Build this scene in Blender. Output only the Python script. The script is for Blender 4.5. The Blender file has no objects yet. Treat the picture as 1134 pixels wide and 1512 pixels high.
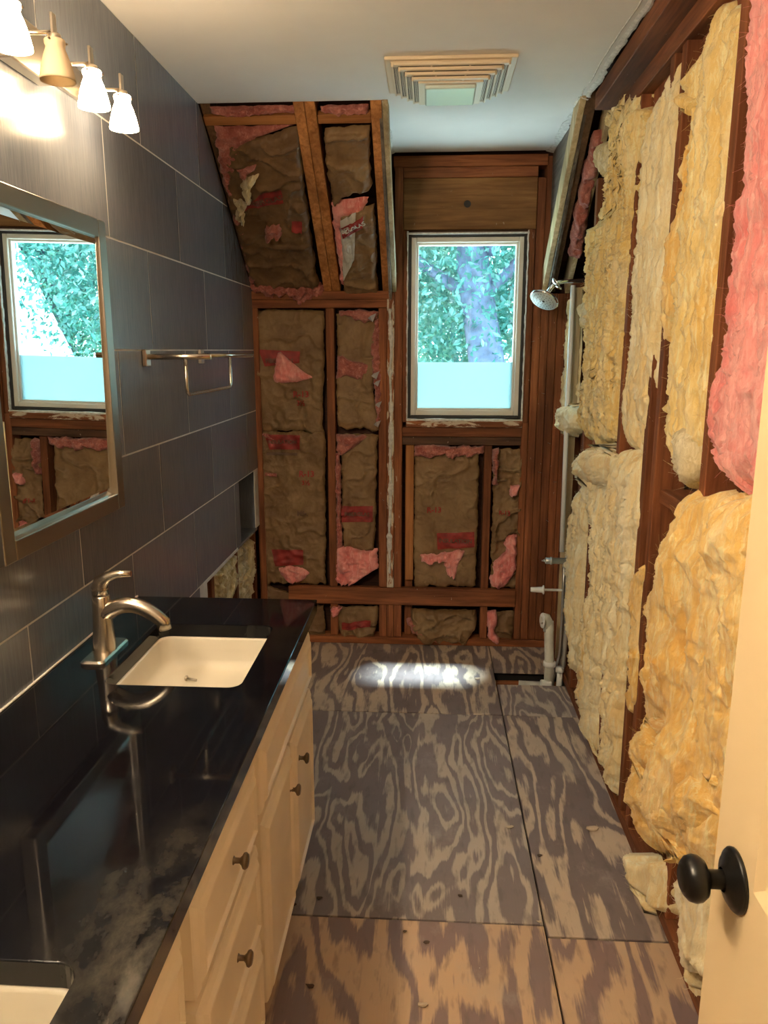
import bpy, bmesh, math, random
import numpy as np
from mathutils import Vector, Matrix
random.seed(7)
S = bpy.context.scene
COL = S.collection
# ------------------------------------------------------------------ camera, sky, sun, exposure
FPX, CX, CY, H = 1120.0, 567.0, 756.0, 1.56          # focal length in pixels of the 1134x1512 frame, eye height
PITCH = math.radians(12.046); YAW = math.radians(3.398)
FW = np.array([-math.sin(YAW)*math.cos(PITCH), math.cos(YAW)*math.cos(PITCH), -math.sin(PITCH)])
RT = np.array([math.cos(YAW), math.sin(YAW), 0.0]); UP = np.cross(RT, FW)
CAM = np.array([0, 0, H])
cd = bpy.data.cameras.new('camera'); co = bpy.data.objects.new('camera', cd); COL.objects.link(co)
cd.sensor_fit = 'VERTICAL'; cd.sensor_height = 36.0; cd.lens = FPX/1512*36.0; cd.clip_start = 0.02; cd.clip_end = 200
co.matrix_world = Matrix(((RT[0], UP[0], -FW[0], 0), (RT[1], UP[1], -FW[1], 0), (RT[2], UP[2], -FW[2], H), (0, 0, 0, 1)))
S.camera = co
W = bpy.data.worlds.new('sky'); S.world = W; W.use_nodes = True
bg = W.node_tree.nodes['Background']; bg.inputs[0].default_value = (0.46, 0.80, 1.0, 1); bg.inputs[1].default_value = 2.6
sd = bpy.data.lights.new('sun', 'SUN'); sd.energy = 15.0; sd.angle = math.radians(7.5); sd.color = (0.80, 0.95, 1.0)
so = bpy.data.objects.new('sun', sd); COL.objects.link(so); so.location = (1, 8, 12)
so.rotation_euler = Vector((-0.125, -0.25, -1)).to_track_quat('-Z', 'Y').to_euler()
S.view_settings.view_transform = 'Standard'; S.view_settings.look = 'None'
S.view_settings.gamma = 1; S.view_settings.use_curve_mapping = False
S.view_settings.exposure = 1.75
LAMP, LAMP_FILL = 17.0, 90.0            # lamp glass glow: mirror bar, brighter unseen bar added to light the near end

# ------------------------------------------------------------------ room dimensions
D = 3.875        # back wall, stud faces
XL = -0.89       # tiled wall face
XR = 0.66        # right wall, stud faces
ZC = 2.475       # ceiling
YS = 3.09        # where the roof slope meets the ceiling
ZK = 1.85        # height of the knee wall
CT = 0.82        # counter top

# ------------------------------------------------------------------ helpers: survey points on real planes
def ray(x, y): return FW + RT*(x-CX)/FPX - UP*(y-CY)/FPX
def plane_pt(x, y, p0, n):
    r = ray(x, y); n = np.array(n, float); return CAM + r*(np.dot(np.array(p0)-CAM, n)/np.dot(r, n))
def on_x(x, y, X): return plane_pt(x, y, (X, 0, 0), (1, 0, 0))
def on_y(x, y, Y): return plane_pt(x, y, (0, Y, 0), (0, 1, 0))
def on_z(x, y, Z): return plane_pt(x, y, (0, 0, Z), (0, 0, 1))

# ------------------------------------------------------------------ helpers: objects
def link(o, parent=None):
    COL.objects.link(o)
    if parent is not None:
        o.parent = parent
        if parent.type == 'EMPTY' and parent.parent is None:
            o.matrix_parent_inverse = Matrix.Translation(-parent.location)
    return o
def tag(o, label=None, cat=None, group=None, kind=None):
    if label: o['label'] = label
    if cat: o['category'] = cat
    if group: o['group'] = group
    if kind: o['kind'] = kind
    return o
def thing(name, loc, label, cat, group=None):
    o = bpy.data.objects.new(name, None); o.location = loc; o.empty_display_size = 0.05
    COL.objects.link(o); return tag(o, label, cat, group)
def mesh_obj(name, me, m, parent=None, smooth=False):
    if m is not None:
        me.materials.clear(); me.materials.append(m)
    if smooth: me.polygons.foreach_set('use_smooth', [True]*len(me.polygons))
    return link(bpy.data.objects.new(name, me), parent)
def copy_tree(o, d, parent=None, label=None):
    c = o.copy(); COL.objects.link(c)
    if parent is None:
        c.location = Vector(o.location)+Vector(d)
        if label: c['label'] = label
    else: c.parent = parent
    for ch in [x for x in bpy.data.objects if x.parent == o]: copy_tree(ch, d, c)
    return c

class MB:
    "collects shapes in one bmesh"
    def __init__(s): s.bm = bmesh.new()
    def box(s, x0, x1, y0, y1, z0, z1, bev=0.0, seg=1):
        r = bmesh.ops.create_cube(s.bm, size=1.0)
        vs = r['verts']
        for v in vs:
            v.co = Vector((x0+(v.co.x+.5)*(x1-x0), y0+(v.co.y+.5)*(y1-y0), z0+(v.co.z+.5)*(z1-z0)))
        if bev:
            es = list({e for v in vs for e in v.link_edges})
            bmesh.ops.bevel(s.bm, geom=es, offset=bev, segments=seg, profile=0.5, affect='EDGES')
        return s
    def prism(s, pts, vec):
        "polygon extruded along vec"
        a = [s.bm.verts.new(p) for p in pts]; b = [s.bm.verts.new(Vector(p)+Vector(vec)) for p in pts]
        s.bm.faces.new(a); s.bm.faces.new(b[::-1])
        for i in range(len(a)):
            j = (i+1) % len(a); s.bm.faces.new((a[j], a[i], b[i], b[j]))
        return s
    def beam(s, p, q, side, w, d, bev=0.0):
        "board from p to q: w wide along side, d deep along the third axis (p, q on the face centre line)"
        p, q, side = Vector(p), Vector(q), Vector(side).normalized()
        ax = (q-p).normalized(); dp = ax.cross(side).normalized()
        start = len(s.bm.verts)
        cs = [p-side*w/2, p+side*w/2, p+side*w/2+dp*d, p-side*w/2+dp*d]
        s.bm.verts.ensure_lookup_table()
        a = [s.bm.verts.new(c) for c in cs]; b = [s.bm.verts.new(c+(q-p)) for c in cs]
        fs = [s.bm.faces.new(a), s.bm.faces.new(b[::-1])]
        for i in range(4):
            j = (i+1) % 4; fs.append(s.bm.faces.new((a[j], a[i], b[i], b[j])))
        if bev:
            es = list({e for f in fs for e in f.edges}); bmesh.ops.bevel(s.bm, geom=es, offset=bev, segments=1, affect='EDGES')
        return s
    def tube(s, path, r, n=12, cap=True):
        path = [Vector(p) for p in path]
        rs = r if isinstance(r, (list, tuple)) else [r]*len(path)
        rings = []; up = None
        for i, p in enumerate(path):
            t = (path[min(i+1, len(path)-1)]-path[max(i-1, 0)]).normalized()
            if up is None: up = t.orthogonal().normalized()
            u = (up-t*up.dot(t)).normalized(); v = t.cross(u); up = u
            rings.append([s.bm.verts.new(p+(u*math.cos(a)+v*math.sin(a))*rs[i]) for a in [2*math.pi*k/n for k in range(n)]])
        for a, b in zip(rings, rings[1:]):
            for k in range(n):
                f = s.bm.faces.new((a[k], a[(k+1) % n], b[(k+1) % n], b[k])); f.smooth = True
        if cap: s.bm.faces.new(rings[0][::-1]); s.bm.faces.new(rings[-1])
        return s
    def lathe(s, prof, origin, axis, n=24, close=False):
        "prof: (radius, distance along axis)"
        o, ax = Vector(origin), Vector(axis).normalized(); u = ax.orthogonal().normalized(); v = ax.cross(u)
        rings = []
        for r, h in prof:
            if r < 1e-6: rings.append([s.bm.verts.new(o+ax*h)])
            else: rings.append([s.bm.verts.new(o+ax*h+(u*math.cos(2*math.pi*k/n)+v*math.sin(2*math.pi*k/n))*r) for k in range(n)])
        for a, b in zip(rings, rings[1:]):
            for k in range(n):
                k2 = (k+1) % n
                if len(a) == 1: f = s.bm.faces.new((a[0], b[k2], b[k]))
                elif len(b) == 1: f = s.bm.faces.new((a[k], a[k2], b[0]))
                else: f = s.bm.faces.new((a[k], a[k2], b[k2], b[k]))
                f.smooth = True
        return s
    def build(s, name, m, parent=None, smooth=False):
        bmesh.ops.recalc_face_normals(s.bm, faces=s.bm.faces[:])
        me = bpy.data.meshes.new(name); s.bm.to_mesh(me); s.bm.free()
        if m is not None: me.materials.append(m)
        if smooth: me.polygons.foreach_set('use_smooth', [True]*len(me.polygons))
        return link(bpy.data.objects.new(name, me), parent)

# ------------------------------------------------------------------ helpers: noise (numpy)
def _h(i, j, seed):
    n = (i.astype(np.int64)*374761393 + j.astype(np.int64)*668265263 + seed*1442695041) & 0xffffffff
    n = ((n ^ (n >> 13))*1274126177) & 0xffffffff
    return ((n ^ (n >> 16)) & 0xffff)/65535.0
def vn(x, y, seed=0):
    x, y = np.asarray(x, float), np.asarray(y, float)
    i, j = np.floor(x), np.floor(y); a, b = x-i, y-j
    a = a*a*a*(a*(a*6-15)+10); b = b*b*b*(b*(b*6-15)+10); i = i.astype(np.int64); j = j.astype(np.int64)
    return (_h(i, j, seed)*(1-a)+_h(i+1, j, seed)*a)*(1-b)+(_h(i, j+1, seed)*(1-a)+_h(i+1, j+1, seed)*a)*b
def fbm(x, y, seed=0, o=4):
    t, a, n = 0, 0.5, 0
    for k in range(o):
        t = t+a*vn(x, y, seed+k*17); n += a; a *= .5; x = x*2.03+5.1; y = y*2.03+1.7
    return t/n
def ridge(x, y, seed=0): return 1-np.abs(2*vn(x, y, seed)-1)

# ------------------------------------------------------------------ materials
def new_mat(name):
    m = bpy.data.materials.new(name); m.use_nodes = True
    return m, m.node_tree, m.node_tree.nodes['Principled BSDF']
def nd(nt, typ, **kw):
    n = nt.nodes.new(typ)
    for k, v in kw.items(): setattr(n, k, v)
    return n
def coords(nt, scale=(1, 1, 1), rot=(0, 0, 0)):
    tc = nd(nt, 'ShaderNodeTexCoord'); mp = nd(nt, 'ShaderNodeMapping')
    mp.inputs['Scale'].default_value = scale; mp.inputs['Rotation'].default_value = rot
    nt.links.new(tc.outputs['Object'], mp.inputs[0]); return mp.outputs[0]
def noise(nt, vec, scale, detail=3, rough=.5, dist=0):
    n = nd(nt, 'ShaderNodeTexNoise'); n.inputs['Scale'].default_value = scale; n.inputs['Detail'].default_value = detail
    n.inputs['Roughness'].default_value = rough; n.inputs['Distortion'].default_value = dist
    nt.links.new(vec, n.inputs['Vector']); return n.outputs['Fac']
def ramp(nt, fac, stops):
    r = nd(nt, 'ShaderNodeValToRGB'); e = r.color_ramp.elements
    while len(e) < len(stops): e.new(0.5)
    for el, (p, c) in zip(e, stops): el.position = p; el.color = (c[0], c[1], c[2], 1) if isinstance(c, tuple) else (c, c, c, 1)
    nt.links.new(fac, r.inputs[0]); return r.outputs[0]
def mix(nt, fac, a, b):
    n = nd(nt, 'ShaderNodeMix', data_type='RGBA')
    for sock, v in ((n.inputs[0], fac), (n.inputs[6], a), (n.inputs[7], b)):
        if isinstance(v, (int, float)): sock.default_value = v
        elif isinstance(v, tuple): sock.default_value = (*v, 1)
        else: nt.links.new(v, sock)
    return n.outputs[2]
def math_(nt, op, a, b=None):
    n = nd(nt, 'ShaderNodeMath', operation=op)
    for s, v in ((n.inputs[0], a), (n.inputs[1], b)):
        if v is None: continue
        if isinstance(v, (int, float)): s.default_value = v
        else: nt.links.new(v, s)
    return n.outputs[0]
def bump(nt, bs, hgt, strength, dist=.01):
    b = nd(nt, 'ShaderNodeBump'); b.inputs['Strength'].default_value = strength; b.inputs['Distance'].default_value = dist
    nt.links.new(hgt, b.inputs['Height']); nt.links.new(b.outputs[0], bs.inputs['Normal'])
def leaf_mat(name):
    m, nt, b = new_mat(name); nt.nodes.remove(b)
    c = ramp(nt, noise(nt, coords(nt), 2.5, 4), [(.3, (.012, .10, .085)), (.5, (.04, .20, .16)), (.72, (.22, .42, .34))])
    d = nd(nt, 'ShaderNodeBsdfDiffuse'); t = nd(nt, 'ShaderNodeBsdfTranslucent'); g = nd(nt, 'ShaderNodeBsdfGlossy'); g.inputs['Roughness'].default_value = .3
    x = nd(nt, 'ShaderNodeMixShader'); x.inputs[0].default_value = .45; x2 = nd(nt, 'ShaderNodeMixShader'); x2.inputs[0].default_value = .08
    nt.links.new(c, d.inputs[0]); nt.links.new(c, t.inputs[0]); nt.links.new(d.outputs[0], x.inputs[1]); nt.links.new(t.outputs[0], x.inputs[2])
    nt.links.new(x.outputs[0], x2.inputs[1]); nt.links.new(g.outputs[0], x2.inputs[2]); nt.links.new(x2.outputs[0], nt.nodes['Material Output'].inputs[0]); return m
def plain(name, col, rough=.5, metal=0, spec=.5, var=0.0, vscale=20):
    m, nt, b = new_mat(name)
    b.inputs['Base Color'].default_value = (*col, 1); b.inputs['Roughness'].default_value = rough
    b.inputs['Metallic'].default_value = metal; b.inputs['Specular IOR Level'].default_value = spec
    if var:
        n = noise(nt, coords(nt), vscale, 4)
        nt.links.new(ramp(nt, n, [(.3, tuple(c*(1-var) for c in col)), (.7, tuple(min(1, c*(1+var)) for c in col))]), b.inputs['Base Color'])
    return m
AX = {'x': (.06, 1, 1), 'y': (1, .06, 1), 'z': (1, 1, .06)}
def wood(name, dark, lite, axis='z', rough=.7, paint=0.0, paintcol=(.62, .52, .40), specks=True, slope=0):
    m, nt, b = new_mat(name)
    rot = (slope, 0, 0)
    v = coords(nt, AX[axis], rot)
    g = noise(nt, v, 60, 5, .6, .6); big = noise(nt, coords(nt, tuple(max(a, .25) for a in AX[axis]), rot), 9, 3)
    c = ramp(nt, g, [(.3, dark), (.62, lite)])
    c = mix(nt, ramp(nt, big, [(.38, 0.), (.68, .65)]), c, tuple(d*.5 for d in dark))
    oi = nd(nt, 'ShaderNodeObjectInfo')
    hv = nd(nt, 'ShaderNodeHueSaturation'); nt.links.new(c, hv.inputs['Color'])
    nt.links.new(math_(nt, 'ADD', math_(nt, 'MULTIPLY', oi.outputs['Random'], .5), .75), hv.inputs['Value'])
    c = hv.outputs[0]
    if specks:
        sp = noise(nt, coords(nt, (1, 1, .5)), 55, 4, .6)
        c = mix(nt, ramp(nt, sp, [(.70, 0.), (.74, .7)]), c, (.5, .40, .30))
    if paint:
        pn = noise(nt, coords(nt, (2.2, 1, .45) if axis == 'z' else (.35, 1, 1.6)), 16, 6, .65, .8)
        c = mix(nt, ramp(nt, pn, [(1-paint, 0.), (1-paint+.05, 1.)]), c, paintcol)
    nt.links.new(c, b.inputs['Base Color']); b.inputs['Roughness'].default_value = rough; b.inputs['Specular IOR Level'].default_value = .25
    bump(nt, b, g, .25, .004)
    return m
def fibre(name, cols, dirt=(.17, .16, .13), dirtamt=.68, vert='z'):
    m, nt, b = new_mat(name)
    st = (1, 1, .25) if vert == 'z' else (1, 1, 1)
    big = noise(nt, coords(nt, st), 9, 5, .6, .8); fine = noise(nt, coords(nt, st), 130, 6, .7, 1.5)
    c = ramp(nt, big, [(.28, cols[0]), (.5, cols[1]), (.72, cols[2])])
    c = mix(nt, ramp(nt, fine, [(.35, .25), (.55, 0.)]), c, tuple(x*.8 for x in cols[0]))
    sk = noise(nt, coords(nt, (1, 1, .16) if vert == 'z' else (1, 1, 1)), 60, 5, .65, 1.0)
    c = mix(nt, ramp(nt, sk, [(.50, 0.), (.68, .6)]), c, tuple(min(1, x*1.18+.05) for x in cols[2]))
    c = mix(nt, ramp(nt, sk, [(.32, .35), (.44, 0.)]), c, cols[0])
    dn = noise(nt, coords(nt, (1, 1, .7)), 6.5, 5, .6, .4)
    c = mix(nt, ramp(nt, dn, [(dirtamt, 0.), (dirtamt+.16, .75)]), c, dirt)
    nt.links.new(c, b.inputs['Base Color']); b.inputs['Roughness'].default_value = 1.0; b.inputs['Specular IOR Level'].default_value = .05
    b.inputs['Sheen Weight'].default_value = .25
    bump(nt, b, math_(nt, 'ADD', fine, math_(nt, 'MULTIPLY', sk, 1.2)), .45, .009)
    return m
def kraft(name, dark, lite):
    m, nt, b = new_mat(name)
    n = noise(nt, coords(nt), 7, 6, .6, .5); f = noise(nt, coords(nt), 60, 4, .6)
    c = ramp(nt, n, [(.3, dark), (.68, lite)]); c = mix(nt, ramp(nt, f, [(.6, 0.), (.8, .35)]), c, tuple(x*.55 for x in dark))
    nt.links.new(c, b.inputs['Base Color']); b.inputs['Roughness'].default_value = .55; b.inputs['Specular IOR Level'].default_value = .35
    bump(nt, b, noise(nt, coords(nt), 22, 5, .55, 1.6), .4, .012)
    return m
def plywood(name, off, dark=(.085, .066, .064), lite=(.36, .26, .165), gray=.5, bands=11.0, cut=.58):
    m, nt, b = new_mat(name)
    tc = nd(nt, 'ShaderNodeTexCoord'); mp = nd(nt, 'ShaderNodeMapping'); mp.inputs['Scale'].default_value = (2.7, .62, 1); mp.inputs['Location'].default_value = off
    nt.links.new(tc.outputs['Object'], mp.inputs[0])
    base = noise(nt, mp.outputs[0], 1.9, 3.0, .42, .25)
    st = math_(nt, 'FRACT', math_(nt, 'MULTIPLY', base, bands))
    tri = math_(nt, 'ABSOLUTE', math_(nt, 'SUBTRACT', math_(nt, 'MULTIPLY', st, 2.0), 1.0))
    grain = noise(nt, coords(nt, (1, .05, 1)), 170, 3, .6); mid = noise(nt, coords(nt, (1, .25, 1)), 30, 4, .6)
    tri = math_(nt, 'ADD', tri, math_(nt, 'MULTIPLY', math_(nt, 'SUBTRACT', grain, .5), .8))
    tri = math_(nt, 'ADD', tri, math_(nt, 'MULTIPLY', math_(nt, 'SUBTRACT', mid, .5), .9))
    tri = math_(nt, 'ADD', tri, math_(nt, 'MULTIPLY', math_(nt, 'SUBTRACT', noise(nt, coords(nt), 3.0, 3), .5), 1.2))
    c = ramp(nt, tri, [(cut-.13, dark), (cut+.13, lite)])
    c = mix(nt, ramp(nt, noise(nt, coords(nt), 3.2, 4, .6), [(.45, 0.), (.75, gray)]), c, (.22, .195, .195))
    c = mix(nt, ramp(nt, noise(nt, coords(nt, (1, .7, 1)), 5, 6, .7), [(.56, 0.), (.75, .5)]), c, (.45, .40, .35))
    c = mix(nt, ramp(nt, noise(nt, coords(nt), 90, 3, .6), [(.74, 0.), (.78, .8)]), c, (.55, .5, .45))
    c = mix(nt, ramp(nt, noise(nt, coords(nt, (1, .3, 1)), 42, 3), [(.3, .45), (.46, 0.)]), c, tuple(k*.6 for k in dark))
    nt.links.new(c, b.inputs['Base Color'])
    nt.links.new(ramp(nt, noise(nt, coords(nt), 5, 3), [(.3, .38), (.7, .62)]), b.inputs['Roughness'])
    bump(nt, b, grain, .2, .003)
    return m
def tile_mat():
    m, nt, b = new_mat('tile_glaze')
    n = noise(nt, coords(nt, (1, 1, .035)), 330, 4, .6); big = noise(nt, coords(nt), 4, 3)
    c = ramp(nt, n, [(.3, (.105, .117, .142)), (.7, (.170, .182, .212))])
    oi = nd(nt, 'ShaderNodeObjectInfo')
    hv = nd(nt, 'ShaderNodeHueSaturation'); nt.links.new(c, hv.inputs['Color'])
    nt.links.new(math_(nt, 'ADD', math_(nt, 'MULTIPLY', oi.outputs['Random'], .35), .82), hv.inputs['Value'])
    nt.links.new(mix(nt, ramp(nt, big, [(.55, 0.), (.8, .3)]), hv.outputs[0], (.21, .22, .245)), b.inputs['Base Color'])
    b.inputs['Roughness'].default_value = .21; b.inputs['Specular IOR Level'].default_value = .5; bump(nt, b, n, .10, .002)
    return m
def counter_mat():
    m, nt, b = new_mat('black_stone')
    sm = noise(nt, coords(nt, (1, .8, 1)), 4.5, 6, .65, .5)
    edge = noise(nt, coords(nt, (2.5, .7, 1)), 3.0, 4, .7, .8)
    # dust lying towards the near front corner, with a ragged outline of its own
    tc = nd(nt, 'ShaderNodeTexCoord'); sp = nd(nt, 'ShaderNodeSeparateXYZ'); nt.links.new(tc.outputs['Object'], sp.inputs[0])
    dx = math_(nt, 'MULTIPLY', math_(nt, 'ADD', sp.outputs[0], .34), 7.0); dy = math_(nt, 'MULTIPLY', math_(nt, 'SUBTRACT', sp.outputs[1], .86), 3.6)
    d2 = math_(nt, 'ADD', math_(nt, 'MULTIPLY', dx, dx), math_(nt, 'MULTIPLY', dy, dy))
    dust = math_(nt, 'MULTIPLY', ramp(nt, d2, [(.0, 1.), (1.0, 0.)]), ramp(nt, noise(nt, coords(nt, (1.6, 1, 1)), 11, 8, .72, .2), [(.40, 0.), (.72, 1.)]))
    wipe = ramp(nt, sm, [(.55, 0.), (.75, .09)])
    k = math_(nt, 'ADD', wipe, math_(nt, 'MULTIPLY', dust, .22))
    nt.links.new(mix(nt, k, (.004, .004, .006), (.26, .22, .16)), b.inputs['Base Color'])
    nt.links.new(math_(nt, 'ADD', ramp(nt, edge, [(.4, .03), (.75, .11)]), math_(nt, 'MULTIPLY', dust, .18)), b.inputs['Roughness'])
    b.inputs['Specular IOR Level'].default_value = .27
    return m
def metal(name, col, rough=.28):
    m, nt, b = new_mat(name)
    b.inputs['Base Color'].default_value = (*col, 1); b.inputs['Metallic'].default_value = 1
    b.inputs['Roughness'].default_value = rough
    return m
def glow(name, col, st):
    m, nt, b = new_mat(name); b.inputs['Base Color'].default_value = (.9, .85, .75, 1)
    b.inputs['Emission Color'].default_value = (*col, 1); b.inputs['Emission Strength'].default_value = st; return m
def clear_glass(name):
    m, nt, b = new_mat(name); nt.nodes.remove(b)
    t = nd(nt, 'ShaderNodeBsdfTransparent'); t.inputs[0].default_value = (.93, .98, .98, 1); g = nd(nt, 'ShaderNodeBsdfGlossy'); g.inputs['Roughness'].default_value = .02
    x = nd(nt, 'ShaderNodeMixShader'); x.inputs[0].default_value = .06
    nt.links.new(t.outputs[0], x.inputs[1]); nt.links.new(g.outputs[0], x.inputs[2]); nt.links.new(x.outputs[0], nt.nodes['Material Output'].inputs[0]); return m
def film_mat(name):
    m, nt, b = new_mat(name); nt.nodes.remove(b)
    t = nd(nt, 'ShaderNodeBsdfTranslucent'); t.inputs[0].default_value = (.33, .42, .43, 1)
    g = nd(nt, 'ShaderNodeBsdfDiffuse'); g.inputs[0].default_value = (.6, .65, .66, 1)
    x = nd(nt, 'ShaderNodeMixShader'); x.inputs[0].default_value = .15
    nt.links.new(t.outputs[0], x.inputs[1]); nt.links.new(g.outputs[0], x.inputs[2]); nt.links.new(x.outputs[0], nt.nodes['Material Output'].inputs[0]); return m
def frosted(name):
    m, nt, b = new_mat(name); nt.nodes.remove(b)
    t = nd(nt, 'ShaderNodeBsdfTranslucent'); t.inputs[0].default_value = (.8, .68, .5, 1)
    g = nd(nt, 'ShaderNodeBsdfDiffuse'); g.inputs[0].default_value = (.72, .60, .44, 1)
    x = nd(nt, 'ShaderNodeMixShader'); x.inputs[0].default_value = .6
    nt.links.new(t.outputs[0], x.inputs[1]); nt.links.new(g.outputs[0], x.inputs[2]); nt.links.new(x.outputs[0], nt.nodes['Material Output'].inputs[0]); return m

RED, REDL = (.150, .047, .019), (.34, .122, .047)
M = dict(
    woodx=wood('stained_board', RED, REDL, 'x'), woody=wood('stained_board_deep', RED, REDL, 'y'), woodz=wood('stained_stud', RED, REDL, 'z'),
    woodzp=wood('stained_stud_painted', RED, REDL, 'z', paint=.50), woodzq=wood('stained_post_flaked', RED, REDL, 'z', paint=.36), woodxp=wood('stained_sill_painted', RED, REDL, 'x', paint=.50),
    woodd=wood('dark_sill_board', (.05, .025, .015), (.12, .06, .035), 'x'),
    header=wood('header_board', (.24, .105, .034), (.42, .21, .075), 'x', specks=True),
    orange=wood('orange_stud', (.30, .115, .035), (.44, .19, .065), 'z', specks=False),
    rafter=wood('orange_rafter', (.26, .10, .03), (.52, .23, .075), 'z', slope=-math.atan2(D-YS, ZC-ZK), specks=False),
    pale=wood('pale_rafter', (.38, .29, .15), (.62, .52, .33), 'z', slope=-math.atan2(D-YS, ZC-ZK), specks=False),
    brownr=wood('brown_rafter', (.10, .055, .03), (.2, .12, .065), 'z', slope=-math.atan2(D-YS, ZC-ZK), specks=False),
    grey=wood('weathered_plywood', (.10, .085, .07), (.22, .19, .15), 'y', specks=True),
    strap=wood('orange_strapping', (.28, .11, .034), (.48, .21, .072), 'x', specks=False),
    wallstud=wood('right_wall_stud', (.17, .05, .02), (.34, .12, .045), 'z', specks=False),
    sheath=wood('dark_sheathing', (.03, .012, .008), (.07, .026, .015), 'x', specks=False),
    ply=plywood('plywood_worn', (0, 0, 0), (.215, .175, .172), (.50, .42, .34), .35, 14.0, .62), ply2=plywood('plywood_near', (4.3, 2.2, 0), (.24, .165, .155), (.58, .40, .255), .25, 7.0, .46),
    ply3=plywood('plywood_strip', (9.1, 5, 0), (.18, .14, .137), (.54, .43, .32), .45, 9.0, .53), ply4=plywood('plywood_strip_near', (2.4, 8, 0), (.23, .155, .148), (.58, .40, .255), .25, 8.0, .46),
    yellow=fibre('yellow_fibreglass', ((.80, .50, .13), (.90, .69, .29), (.93, .81, .53))),
    cream=fibre('cream_fibreglass', ((.82, .58, .23), (.91, .77, .44), (.94, .87, .65)), dirtamt=.74),
    orangef=fibre('amber_fibreglass', ((.82, .43, .085), (.90, .60, .20), (.93, .76, .43)), dirtamt=.75),
    dirty=fibre('dirty_fibreglass', ((.48, .36, .15), (.72, .60, .34), (.80, .74, .55)), dirtamt=.55),
    pink=fibre('pink_fibreglass', ((.74, .17, .16), (.86, .31, .28), (.92, .47, .42)), dirt=(.42, .16, .12), dirtamt=.7),
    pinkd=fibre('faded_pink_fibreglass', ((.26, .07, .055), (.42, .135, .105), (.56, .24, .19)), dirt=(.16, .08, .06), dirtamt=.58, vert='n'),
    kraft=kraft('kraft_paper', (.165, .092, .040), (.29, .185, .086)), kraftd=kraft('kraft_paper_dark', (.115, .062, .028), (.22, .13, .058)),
    white_paper=kraft('pale_printed_paper', (.46, .45, .40), (.62, .60, .55)),
    redprint=plain('red_print', (.27, .024, .020), .6, var=.35, vscale=25), darkprint=plain('brown_print', (.13, .07, .04), .6), redtext=plain('red_text', (.34, .03, .02), .6),
    foil=plain('torn_foil_edge', (.45, .42, .42), .4, .3),
    tile=tile_mat(), grout=plain('pale_grout', (.58, .56, .53), .9, var=.1),
    counter=counter_mat(), caulk=plain('white_caulk', (.75, .72, .65), .5),
    porcelain=plain('porcelain', (.66, .61, .50), .12), nickel=metal('brushed_nickel', (.62, .55, .46), .26), chrome=metal('chrome', (.82, .84, .86), .08),
    nickelw=metal('warm_nickel', (.58, .50, .40), .32), frame=metal('dark_nickel_frame', (.36, .32, .27), .33), bronze=metal('aged_bronze', (.22, .17, .12), .34),
    cream_paint=plain('cream_cabinet_paint', (.93, .83, .69), .42, var=.05, vscale=6), worn=plain('bare_cabinet_edge', (.80, .74, .66), .5),
    doorpaint=plain('cream_door_paint', (.76, .58, .33), .4), black=plain('oil_rubbed_black', (.012, .011, .010), .3, .4),
    ceiling=plain('ceiling_paint', (.78, .75, .70), .9, var=.02, vscale=8), gyp=plain('torn_drywall_edge', (.62, .60, .55), .95, var=.2, vscale=60),
    wallpaint=plain('painted_drywall', (.72, .62, .48), .8), mirror=metal('mirror_silver', (.93, .95, .95), .0), 
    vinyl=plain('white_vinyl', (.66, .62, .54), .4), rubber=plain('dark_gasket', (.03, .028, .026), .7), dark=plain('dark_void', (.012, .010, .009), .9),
    fanplastic=plain('aged_white_plastic', (.72, .60, .42), .45), lens=plain('cloudy_lens', (.58, .70, .67), .25),
    pvc=plain('white_plastic_pipe', (.82, .86, .86), .35), valve=metal('dull_metal_valve', (.55, .57, .56), .4), greypvc=plain('grey_drain_pipe', (.58, .59, .53), .4, var=.2, vscale=15),
    spray=plain('pale_spray_face', (.60, .68, .70), .4), lit=glow('lit_lamp_glass', (1.0, .74, .45), LAMP), lit_fill=glow('added_lamp_glass', (1.0, .80, .56), LAMP_FILL), off=frosted('unlit_lamp_glass'),
    glass=clear_glass('window_glass'), film=film_mat('frosted_film'),
    bark=plain('bark', (.12, .135, .20), .9, var=.4, vscale=14), leaf=leaf_mat('leaf_green'), housew=plain('white_siding', (.80, .80, .78), .8),
    roofs=plain('light_roof', (.78, .78, .76), .9, var=.15), steel=metal('screw_steel', (.4, .36, .3), .35), chip=plain('wood_chip', (.55, .44, .32), .9), chipd=plain('dark_crumb', (.08, .05, .035), .9), ground=plain('garden_ground', (.2, .26, .1), .9, var=.3, vscale=1),
)

# ================================================================== SETTING
def box(name, x0, x1, y0, y1, z0, z1, m, parent=None, bev=0.0):
    return MB().box(x0, x1, y0, y1, z0, z1, bev).build(name, m, parent)
def struct(o): o['kind'] = 'structure'; return o

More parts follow.
